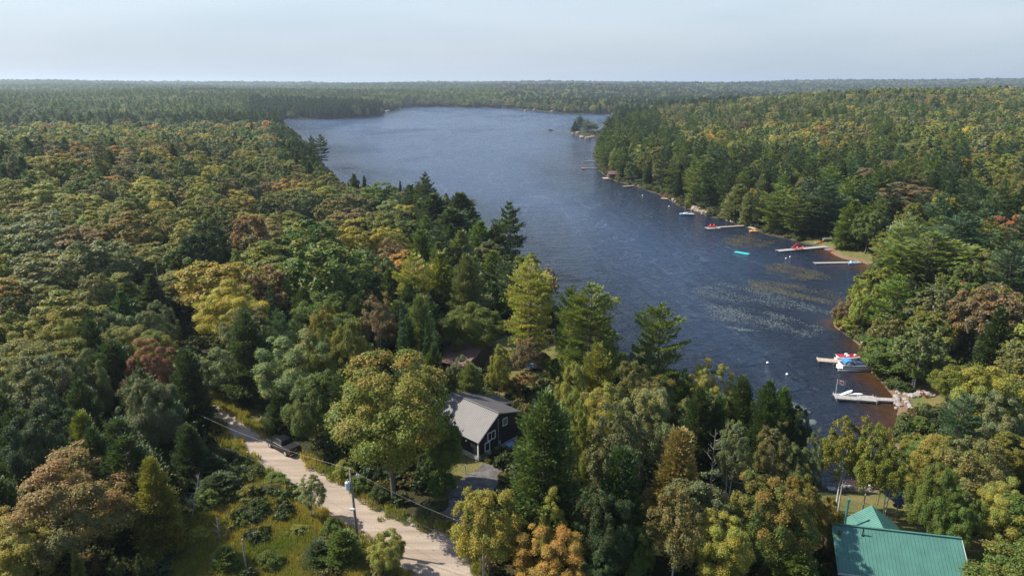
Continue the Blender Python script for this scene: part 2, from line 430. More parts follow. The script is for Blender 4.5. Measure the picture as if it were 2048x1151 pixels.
c = mix_col(nt, edge(nt, sh, n1, 0.9), c, mix_col(nt, ramp(nt, n3, 0.45, 0.7), (0.05, 0.045, 0.025), (0.15, 0.12, 0.09)))
sb = math_node(nt, 'MULTIPLY', ramp(nt, attr(nt, 'inland'), 0.0, 4.0, 1.0, 0.0), attr(nt, 'beach'))
c = mix_col(nt, edge(nt, sb, n1, 0.5), c, sand)
nt.links.new(c, p.inputs['Base Color']); p.inputs['Roughness'].default_value = 0.95; p.inputs['Specular IOR Level'].default_value = 0.15
b = nt.nodes.new('ShaderNodeBump'); b.inputs['Distance'].default_value = 0.25; nt.links.new(n3, b.inputs['Height']); nt.links.new(b.outputs[0], p.inputs['Normal'])
nt.links.new(p.outputs[0], out.inputs['Surface'])
beach = np.zeros(X.shape)
for (px, py, r) in ((1745,700,9),(1770,760,10),(1790,815,11),(1795,860,10),(1740,530,13),(1700,520,12),(1660,505,10),(1690,650,7),(1760,970,7)):
    q = at(px, py, 0); beach[near] = np.maximum(beach[near], 1 - sstep(r * .35, r * 1.15, np.hypot(xs - q.x, ys - q.y)))
ground = grid_mesh('ground', X, Y, H, None, {'inland': DL.clip(-5, 60), 'lawn': lawn, 'meadow': meadow, 'beach': beach})
ground.data.materials.append(gm); tag(ground, kind='structure')

# ---------------------------------------------------------------- the lake
wm, nt, out = nodes_of('lake_water')
p = nt.nodes.new('ShaderNodeBsdfPrincipled'); tc = nt.nodes.new('ShaderNodeTexCoord'); P3 = tc.outputs['Object']
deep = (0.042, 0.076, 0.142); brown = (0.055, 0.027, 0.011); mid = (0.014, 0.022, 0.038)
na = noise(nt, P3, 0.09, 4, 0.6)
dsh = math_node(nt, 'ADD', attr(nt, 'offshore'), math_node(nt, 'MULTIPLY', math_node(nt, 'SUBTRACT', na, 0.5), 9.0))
c = mix_col(nt, ramp(nt, dsh, 9.0, 60.0), mid, deep)  # darker towards the banks: shore tree reflections painted into the water colour
c = mix_col(nt, math_node(nt, 'MULTIPLY', ramp(nt, dsh, 1.0, 9.0, 1.0, 0.0), attr(nt, 'beach')), c, brown)
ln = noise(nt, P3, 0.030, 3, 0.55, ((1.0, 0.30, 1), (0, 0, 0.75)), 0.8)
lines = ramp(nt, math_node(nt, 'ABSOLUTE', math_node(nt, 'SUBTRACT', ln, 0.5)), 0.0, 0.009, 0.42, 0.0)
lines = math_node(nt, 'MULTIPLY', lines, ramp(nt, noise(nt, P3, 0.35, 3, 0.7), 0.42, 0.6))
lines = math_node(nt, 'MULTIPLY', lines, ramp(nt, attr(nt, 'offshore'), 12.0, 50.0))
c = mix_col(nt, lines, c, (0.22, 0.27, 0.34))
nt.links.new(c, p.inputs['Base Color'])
p.inputs['IOR'].default_value = 1.333
wind = noise(nt, P3, 0.011, 5, 0.6, ((1.0, 0.5, 1), (0, 0, 0.6)), 1.2)
streak = noise(nt, P3, 0.05, 4, 0.65, ((1.0, 0.22, 1), (0, 0, 0.5)), 1.5)
nt.links.new(ramp(nt, wind, 0.35, 0.65, 0.10, 0.24), p.inputs['Roughness'])
w1 = noise(nt, P3, 0.55, 5, 0.62, ((0.55, 1.6, 1), (0, 0, 0.12)), 0.3)
w2 = noise(nt, P3, 0.09, 3, 0.5, ((0.5, 1.5, 1), (0, 0, -0.1)))
w3 = noise(nt, P3, 0.21, 4, 0.6, ((0.42, 1.7, 1), (0, 0, 0.05)), 0.4)
hsum = math_node(nt, 'ADD', math_node(nt, 'MULTIPLY', w1, math_node(nt, 'ADD', ramp(nt, wind, 0.35, 0.65, 0.55, 1.1), ramp(nt, streak, 0.45, 0.7, 0, 0.5))), math_node(nt, 'ADD', math_node(nt, 'MULTIPLY', w2, 1.3), math_node(nt, 'MULTIPLY', w3, 1.5)))
calm = ramp(nt, attr(nt, 'offshore'), 0.0, 14.0, 0.35, 1.0)
b = nt.nodes.new('ShaderNodeBump'); b.inputs['Distance'].default_value = 1.35
nt.links.new(calm, b.inputs['Strength']); nt.links.new(hsum, b.inputs['Height']); nt.links.new(b.outputs[0], p.inputs['Normal'])
nt.links.new(p.outputs[0], out.inputs['Surface'])
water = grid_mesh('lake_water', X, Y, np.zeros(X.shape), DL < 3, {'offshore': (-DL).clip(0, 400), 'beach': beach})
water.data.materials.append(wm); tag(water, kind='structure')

# ---------------------------------------------------------------- road and drive
rm, nt, out = nodes_of('gravel')
p = nt.nodes.new('ShaderNodeBsdfPrincipled'); tc = nt.nodes.new('ShaderNodeTexCoord'); P3 = tc.outputs['Object']
ROT = math.radians(38)
trk = noise(nt, P3, 0.55, 5, 0.6, ((0.12, 1.5, 1), (0, 0, ROT)))
fine = noise(nt, P3, 4, 6, 0.75); big = noise(nt, P3, 0.25, 4, 0.6)
c = mix_col(nt, ramp(nt, trk, 0.35, 0.65), (0.27, 0.21, 0.160), (0.45, 0.37, 0.295))
c = mix_col(nt, ramp(nt, fine, 0.3, 0.7, 0, 0.5), c, (0.26, 0.205, 0.16))
c = mix_col(nt, ramp(nt, big, 0.5, 0.75, 0, 0.55), c, (0.29, 0.24, 0.20))
nt.links.new(c, p.inputs['Base Color']); p.inputs['Roughness'].default_value = 0.95; p.inputs['Specular IOR Level'].default_value = 0.2
b = nt.nodes.new('ShaderNodeBump'); b.inputs['Distance'].default_value = 0.06; nt.links.new(fine, b.inputs['Height']); nt.links.new(b.outputs[0], p.inputs['Normal'])
nt.links.new(p.outputs[0], out.inputs['Surface'])
M['gravel'] = rm
M['asphalt'] = mat('drive_asphalt', (0.105, 0.097, 0.092), 0.9, 0.5, 0.9, bump=0.03)
def resample(P, step):
    out_ = []
    for a, b_ in zip(P[:-1], P[1:]):
        n = max(1, int(math.hypot(b_[0] - a[0], b_[1] - a[1]) / step))
        out_ += [(a[0] + (b_[0] - a[0]) * i / n, a[1] + (b_[1] - a[1]) * i / n) for i in range(n)]
    return out_ + [P[-1]]
def sheet(name, P, z, m, amp, rng):
    Q = resample(P + [P[0]], 0.5)[:-1]
    n = len(Q); cx = sum(q[0] for q in Q) / n; cy = sum(q[1] for q in Q) / n
    ph = [rng.uniform(0, 6) for _ in range(3)]
    vs = []
    for i, (x, y) in enumerate(Q):
        a, b_ = Q[i - 1], Q[(i + 1) % n]; tx, ty = b_[0] - a[0], b_[1] - a[1]; L = math.hypot(tx, ty) or 1
        k = amp * (math.sin(i * 0.37 + ph[0]) + 0.6 * math.sin(i * 0.83 + ph[1]) + 0.8 * rng.uniform(-1, 1)) * 0.5
        vs.append((x - ty / L * k, y + tx / L * k, z))
    bm = bmesh.new()
    for v in vs: bm.verts.new(v)
    f = bm.faces.new(bm.verts)
    bmesh.ops.triangulate(bm, faces=[f]); bmesh.ops.recalc_face_normals(bm, faces=bm.faces)
    me = bpy.data.meshes.new(name); bm.to_mesh(me); bm.free()
    if me.polygons and me.polygons[0].normal.z < 0: me.flip_normals()
    me.materials.append(m)
    o = bpy.data.objects.new(name, me); link(o); return tag(o, kind='structure')
rr = random.Random(4)
sheet('driveway', DRIVEP, RZ + 0.02, M['asphalt'], 0.5, rr)
sheet('gravel_road', ROADP, RZ + 0.035, M['gravel'], 0.45, rr)
# ================================================================ TREES: crowns of many small leaf clumps
def quads_mesh(name, C, U, V, val, hue, tip, m):
    """one small diamond of leaf per centre"""
    n = len(C)
    co = np.empty((n, 4, 3), np.float32)
    co[:, 0] = C + U; co[:, 1] = C + V; co[:, 2] = C - U * 0.9; co[:, 3] = C - V
    me = bpy.data.meshes.new(name)
    me.vertices.add(n * 4); me.vertices.foreach_set('co', co.ravel())
    me.loops.add(n * 4); me.loops.foreach_set('vertex_index', np.arange(n * 4, dtype=np.int32))
    me.polygons.add(n); me.polygons.foreach_set('loop_start', np.arange(0, n * 4, 4, dtype=np.int32))
    for k, a in (('v', val), ('hue', hue), ('tip', tip)):
        at_ = me.attributes.new(k, 'FLOAT', 'FACE'); at_.data.foreach_set('value', np.asarray(a, np.float32))
    me.update(calc_edges=True); me.materials.append(m)
    return me
def unit(a): return a / np.maximum(np.linalg.norm(a, axis=-1, keepdims=True), 1e-9)
def frame(N, rng, a, b):
    T = unit(np.cross(N, rng.normal(size=N.shape))); B = np.cross(N, T)
    return T * a[:, None], B * b[:, None]
def broadleaf(name, seed, m, R0=5.0, H0=15.0, low=0.22, n_l=55, leaf=0.22, n_leaf=20000, flat=0.62, lump=(0.2, 0.34), tilt=0.6, upright=0.0, thin=0.0):
    """crown of leaf clumps set over an uneven dome; returns mesh"""
    rng = np.random.default_rng(seed)
    zc = H0 * (low + (1 - low) * 0.42); hz_up = H0 - zc - R0 * lump[0] * flat; hz_dn = zc - H0 * low
    ph = rng.uniform(0, 6.28, 6)
    d = unit(rng.normal(size=(n_l * 3, 3))); d = d[d[:, 2] > -0.72][:n_l]
    nl = len(d)
    az = np.arctan2(d[:, 1], d[:, 0])
    shape = 1 + 0.13 * np.sin(2 * az + ph[0]) + 0.10 * np.sin(3 * az + ph[1]) + 0.10 * np.sin(5 * az + ph[2] + 3 * d[:, 2])
    rad = np.where(rng.random(nl) < 0.75, rng.uniform(0.66, 0.86, nl), rng.uniform(0.25, 0.62, nl)) * shape
    C = d * rad[:, None] * R0
    C[:, 2] = d[:, 2] * rad * np.where(d[:, 2] > 0, hz_up, hz_dn)
    if upright: C[:, :2] *= (1 - upright * np.clip(d[:, 2:3], 0, 1) ** 2 * 0.4)
    lr = R0 * rng.uniform(*lump, nl) * (1.0 + 0.25 * (d[:, 2] < 0))
    C[:, 2] += zc
    w = lr ** 2 * np.where(rad > 0.6, 1.0, 0.55) * (1 + 0.35 * d[:, 2]); w /= w.sum()
    idx = rng.choice(nl, n_leaf, p=w)
    dl = unit(unit(rng.normal(size=(n_leaf, 3))) + 0.55 * d[idx] + np.array([0, 0, 0.45 + 0.8 * upright]))
    rr_ = rng.uniform(0.58, 1.16, n_leaf) * lr[idx]
    stray = rng.random(n_leaf) < 0.10; rr_ = np.where(stray, rr_ * rng.uniform(1.0, 1.45, n_leaf), rr_)
    # sub-clumps: pull leaves towards a few tufts on each clump so the surface breaks up
    tuft = unit(rng.normal(size=(nl * 14, 3)))
    ti = idx * 14 + rng.integers(0, 14, n_leaf)
    dl = unit(dl * 0.62 + unit(tuft[ti] + 0.5 * d[idx] + np.array([0, 0, 0.4])) * 0.62)
    rr_ *= 0.86 + 0.28 * ((ti * 37 % 11) / 11.0)
    sc = np.array([1, 1, flat + upright])
    P = C[idx] + dl * rr_[:, None] * sc
    if thin: keep = rng.random(n_leaf) > thin * ((ti * 53 % 7) / 7.0); P = P[keep]; idx = idx[keep]; dl = dl[keep]; ti = ti[keep]
    n = len(P)
    N = unit(dl / sc * 0.9 + tilt * rng.normal(size=(n, 3)) + np.array([0, 0, 0.35]))
    s = leaf * rng.uniform(0.7, 1.3, n)
    U, V = frame(N, rng, s, s * 0.72)
    lv = rng.uniform(0, 1, nl)
    val = np.clip(0.5 + 0.22 * (lv[idx] - .5) + 0.5 * (rng.random(n) - .5) + 0.15 * (((ti * 29) % 13) / 13 - .5), 0, 1)
    hue = np.clip(0.5 + 0.5 * (((idx * 17) % 9) / 8 - .5) + 0.5 * (rng.random(n) - .5), 0, 1)
    outer = np.clip((P[:, 2] - H0 * low) / (H0 * (1 - low)), 0, 1)
    tip = np.clip(0.45 * outer + 0.45 * lv[idx] + 0.25 * rng.random(n) - 0.05, 0, 1)
    return quads_mesh(name, P, U, V, val, hue, tip, m)
def conifer(name, seed, m, R0=3.5, H0=18.0, low=0.2, n_w=18, per=5, tufts=120, up=0.15, top_up=0.6, tuft=0.30, prof='pine', width=0.30, thick=0.16, gap=0.25):
    rng = np.random.default_rng(seed)
    P, N, A, VAL, HUE, TIP = [], [], [], [], [], []
    br = []
    for k in range(n_w):
        t = (k + rng.uniform(-.25, .25)) / (n_w - 1); t = min(max(t, 0), 1)
        z = H0 * (low + (0.985 - low) * t)
        if prof == 'pine': L = R0 * (math.sin(math.pi * min(1, 0.30 + 0.70 * t) ** 1.15) * 0.9 + 0.15) * rng.uniform(0.72, 1.15)
        elif prof == 'spruce': L = R0 * ((1 - t) ** 0.85 * 0.95 + 0.05) * rng.uniform(0.88, 1.1)
        else: L = R0 * ((1 - t ** 2.3) * 0.86 + 0.16) * (0.8 + 0.2 * min(1, t * 5)) * rng.uniform(0.72, 1.14)
        a0 = rng.uniform(0, 6.28)
        for j in range(per):
            if rng.random() < gap and prof == 'pine': continue
            a = a0 + 6.2832 * j / per + rng.uniform(-.35, .35)
            l = L * rng.uniform(0.7, 1.12) * (1 + .16 * math.sin(2 * a + seed) + .10 * math.sin(3 * a + t * 7 + seed)); rise = (up + (top_up - up) * t) * l + rng.uniform(-.06, .06) * l
            ca, sa = math.cos(a), math.sin(a)
            n = max(12, int(tufts * (l / R0) ** 1.5))
            s = rng.uniform(0.16, 1.0, n) ** 0.75
            # a flat spray, widest past the middle of the branch
            lat = rng.normal(0, 1, n) * width * l * (0.25 + np.sin(np.pi * np.clip(s * 0.85, 0, 1)) * 0.8)
            zz = z + rise * s ** 1.4 + rng.normal(0, thick, n) - np.abs(lat) * 0.12
            x = ca * s * l - sa * lat; y = sa * s * l + ca * lat
            P.append(np.stack([x, y, zz], -1))
            dirv = np.stack([ca - sa * lat / (l + .01) * 1.2, sa + ca * lat / (l + .01) * 1.2, np.full(n, rise / (l + .01) + 0.35)], -1)
            A.append(unit(dirv + 0.35 * rng.normal(size=(n, 3))))
            lvv = rng.random()
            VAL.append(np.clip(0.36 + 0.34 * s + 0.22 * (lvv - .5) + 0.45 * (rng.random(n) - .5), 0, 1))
            HUE.append(np.clip(0.5 + 0.5 * (rng.random(n) - .5) + 0.4 * (lvv - .5), 0, 1)); TIP.append(np.full(n, 0.3 * lvv) + 0.5 * s)
            if l > 1.0: br.append((z, a, l * 0.85, rise * 0.8))
    P = np.concatenate(P); A = np.concatenate(A); n = len(P)
    up_ = np.zeros((n, 3)); up_[:, 2] = 1
    N = unit(up_ + 0.75 * rng.normal(size=(n, 3)) + 0.3 * A)
    B = unit(np.cross(N, A)); s = tuft * rng.uniform(0.7, 1.3, n)
    me = quads_mesh(name, P, A * s[:, None], B * (s * 0.42)[:, None], np.concatenate(VAL), np.concatenate(HUE), np.concatenate(TIP), m)
    return me, br
def trunk_mesh(name, m, H0, r, limbs=5, low=0.25, spread=2.2, seed=1, top=0.70, br=None, lean=0.02, twin=False):
    rng = random.Random(seed); b = MB()
    def stem(ox, oy, ax, ay, rr_):
        pts = []; rad = []
        for i in range(8):
            t = i / 7
            pts.append((ox + ax * t * H0 + 0.12 * math.sin(t * 5 + seed), oy + ay * t * H0 + 0.12 * math.cos(t * 4 + seed), H0 * top * t - 0.3))
            rad.append(rr_ * (1.25 if i == 0 else 1) * (1 - 0.85 * t))
        b.tube(pts, rad, 7); return pts
    pts = stem(0, 0, lean * rng.uniform(-1, 1), lean * rng.uniform(-1, 1), r)
    if twin: stem(0.35, 0.2, 0.07, -0.03, r * 0.8)
    for k in range(limbs):
        t = low + (0.85 - low) * (k + rng.random() * .6) / max(1, limbs); a = k * 2.4 + rng.uniform(-.4, .4)
        l = spread * (1.15 - t) * rng.uniform(0.8, 1.1); z = H0 * top * t
        p0 = Vector((0, 0, z)); p1 = p0 + Vector((math.cos(a) * l * .5, math.sin(a) * l * .5, l * .42)); p2 = p0 + Vector((math.cos(a) * l, math.sin(a) * l, l * 1.0))
        b.tube([p0, p1, p2], [r * .45 * (1.1 - t), r * .3 * (1.1 - t), r * .08], 5)
    for z, a, l, rise in (br or []):
        b.tube([(0, 0, z), (math.cos(a) * l, math.sin(a) * l, z + rise)], [0.05, 0.015], 4, cap=False)
    me_o = b.build(name, m, None, smooth=True); me = me_o.data; bpy.data.objects.remove(me_o)
    return me

# variants: kind -> list of (crown mesh near, crown mesh middle, trunk mesh, R0, H0)
VAR = {}
def add_var(kind, crown_n, crown_m, trunk, R0, H0): VAR.setdefault(kind, []).append((crown_n, crown_m, trunk, R0, H0))
L_, I_ = M['leaf'], M['leaf_i']
for s in range(4):
    kw = dict(R0=5.2, H0=15, low=0.20 + 0.10 * (s == 0), n_l=135, flat=0.72, lump=(0.11, 0.23), tilt=0.5)
    add_var('maple', broadleaf('maple_crown', s, L_, leaf=0.095, n_leaf=60000, **kw), broadleaf('maple_crown_mid', s, L_, leaf=0.20, n_leaf=17000, **kw),
            trunk_mesh('maple_trunk', M['bark'], 15, 0.26, 7, 0.22, 4.2, s), 5.2, 15)
for s in range(3):
    kw = dict(R0=4.4, H0=15, low=0.16, n_l=130, flat=0.85, lump=(0.10, 0.22), upright=0.35, tilt=0.6)
    add_var('oak', broadleaf('broadleaf_crown', 20 + s, L_, leaf=0.09, n_leaf=56000, **kw), broadleaf('broadleaf_crown_mid', 20 + s, L_, leaf=0.19, n_leaf=16000, **kw),
            trunk_mesh('broadleaf_trunk', M['bark'], 15, 0.22, 6, 0.2, 3.6, 20 + s), 4.4, 15)
for s in range(2):
    kw = dict(R0=3.4, H0=14, low=0.30, n_l=120, flat=0.9, lump=(0.10, 0.20), upright=0.2, tilt=0.8, thin=0.55)
    add_var('birch', broadleaf('birch_crown', 40 + s, L_, leaf=0.095, n_leaf=34000, **kw), broadleaf('birch_crown_mid', 40 + s, L_, leaf=0.19, n_leaf=9500, **kw),
            trunk_mesh('birch_trunk', M['birch_bark'], 14, 0.15, 6, 0.35, 2.8, 40 + s, twin=(s == 0)), 3.4, 14)
for s in range(2):
    kw = dict(R0=2.2, H0=4.5, low=0.02, n_l=40, flat=0.8, lump=(0.2, 0.34), tilt=0.8)
    add_var('bush', broadleaf('bush_crown', 60 + s, L_, leaf=0.11, n_leaf=11000, **kw), broadleaf('bush_crown_mid', 60 + s, L_, leaf=0.22, n_leaf=3000, **kw),
            trunk_mesh('bush_stem', M['bark'], 4.5, 0.06, 5, 0.1, 1.8, 60 + s), 2.2, 4.5)
def add_con(kind, seed, R0, H0, near_k, mid_k, bark, r, **kw):
    mn, br = conifer(kind + '_crown', seed, L_, R0=R0, H0=H0, tufts=near_k[0], tuft=near_k[1], **kw)
    mm, _ = conifer(kind + '_crown_mid', seed, L_, R0=R0, H0=H0, tufts=mid_k[0], tuft=mid_k[1], **kw)
    add_var(kind, mn, mm, trunk_mesh(kind + '_trunk', bark, H0, r, 0, seed=seed, top=0.985, br=br, lean=0.005), R0, H0)
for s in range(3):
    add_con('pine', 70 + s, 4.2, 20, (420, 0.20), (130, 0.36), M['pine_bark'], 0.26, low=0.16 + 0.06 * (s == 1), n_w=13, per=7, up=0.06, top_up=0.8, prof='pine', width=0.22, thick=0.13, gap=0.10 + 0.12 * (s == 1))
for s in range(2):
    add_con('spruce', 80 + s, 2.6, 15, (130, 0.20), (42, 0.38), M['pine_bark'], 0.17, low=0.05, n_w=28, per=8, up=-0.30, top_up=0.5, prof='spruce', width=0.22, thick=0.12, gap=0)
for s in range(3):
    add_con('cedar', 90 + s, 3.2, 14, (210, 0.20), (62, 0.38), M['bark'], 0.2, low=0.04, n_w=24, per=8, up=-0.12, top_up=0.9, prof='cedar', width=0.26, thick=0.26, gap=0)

COL = dict(dk=(0.056, 0.084, 0.026), gn=(0.118, 0.160, 0.033), ol=(0.182, 0.190, 0.036), yg=(0.275, 0.268, 0.054), yl=(0.370, 0.310, 0.058), go=(0.260, 0.200, 0.070),
           orr=(0.400, 0.250, 0.055), rs=(0.205, 0.155, 0.075), rd=(0.270, 0.125, 0.070), pg=(0.230, 0.265, 0.110), gg=(0.160, 0.182, 0.072), bg=(0.066, 0.110, 0.048), br=(0.170, 0.168, 0.056), do=(0.088, 0.112, 0.032))
CNAME = dict(dk='dark green', gn='mid green', ol='olive', yg='yellow green', yl='golden yellow', go='tan gold', orr='orange', rs='rusty brown', rd='red', pg='pale green', gg='grey green', bg='blue green', br='brownish olive', do='deep olive')
KNAME = dict(maple='round maple', oak='upright broadleaf tree', birch='birch', bush='bush', pine='tall pine', spruce='narrow spruce', cedar='dense cedar')
OBJN = dict(maple='maple_tree', oak='broadleaf_tree', birch='birch_tree', bush='bush', pine='pine_tree', spruce='spruce_tree', cedar='cedar_tree')
TREES = []       # (x, y, r) of every tree set so far
trng = random.Random(11)
def put_tree(kind, x, y, z, r, h, col, amt, label, group, var=None):
    V = VAR[kind]; k = trng.randrange(len(V)) if var is None else var % len(V)
    cn, cm, tm, R0, H0 = V[k]
    D = math.hypot(x, y)
    e = empty(OBJN[kind], (x, y, z - 0.1), trng.uniform(0, 6.283), label, 'tree' if kind != 'bush' else 'bush', group)
    e.scale = (r / R0, r / R0, h / H0)
    c = bpy.data.objects.new('crown', cn if D < 135 else cm); link(c); c.parent = e
    j = [trng.uniform(0.86, 1.14) for _ in range(3)]; g = trng.uniform(0.9, 1.1)
    c.color = (col[0] * g * (0.5 + 0.5 * j[0]), col[1] * g * (0.5 + 0.5 * j[1]), col[2] * g * j[2], amt)
    t = bpy.data.objects.new('trunk' if kind != 'bush' else 'stem', tm); link(t); t.parent = e
    TREES.append((x, y, r))
    return e
def solve_top(px, py, h, rmin=30, rmax=4000):
    """where a tree of height h stands whose top is seen in this direction"""
    d = ray(px, py); f = math.hypot(d[0], d[1])
    Ds = np.geomspace(rmin, rmax, 1400)
    x = Ds * d[0] / f; y = Ds * d[1] / f; z = CAM_Z + Ds * d[2] / f
    diff = z - (height(x, y) + h)
    k = np.argmax(diff < 0)
    return float(x[k]), float(y[k]), float(height(x[k:k + 1], y[k:k + 1])[0])
def hero(px, py, w, kind, col, where, amt=0.0, h=None, var=None, dist=None, name=None):
    h0 = h or dict(maple=15, oak=14, birch=13, bush=4, pine=18, spruce=14, cedar=13)[kind]
    best = None
    for f in (1, 0.93, 1.07, 0.86, 1.14, 0.78, 1.22, 0.7, 1.3):
        x, y, z = solve_top(px, py, h0 * f)
        if land_dist(np.array([x]), np.array([y]))[0] > 1.0:
            best = (x, y, z, h0 * f); break
    if best is None: return None
    x, y, z, hh = best
    dep = y * CP - (z + hh - CAM_Z) * SP
    r = w / 2 * dep / FPX * 1.04
    return put_tree(kind, x, y, z, r, hh, COL[col], amt, (name or (CNAME[col] + ' ' + KNAME[kind])) + ' ' + where, None, var)
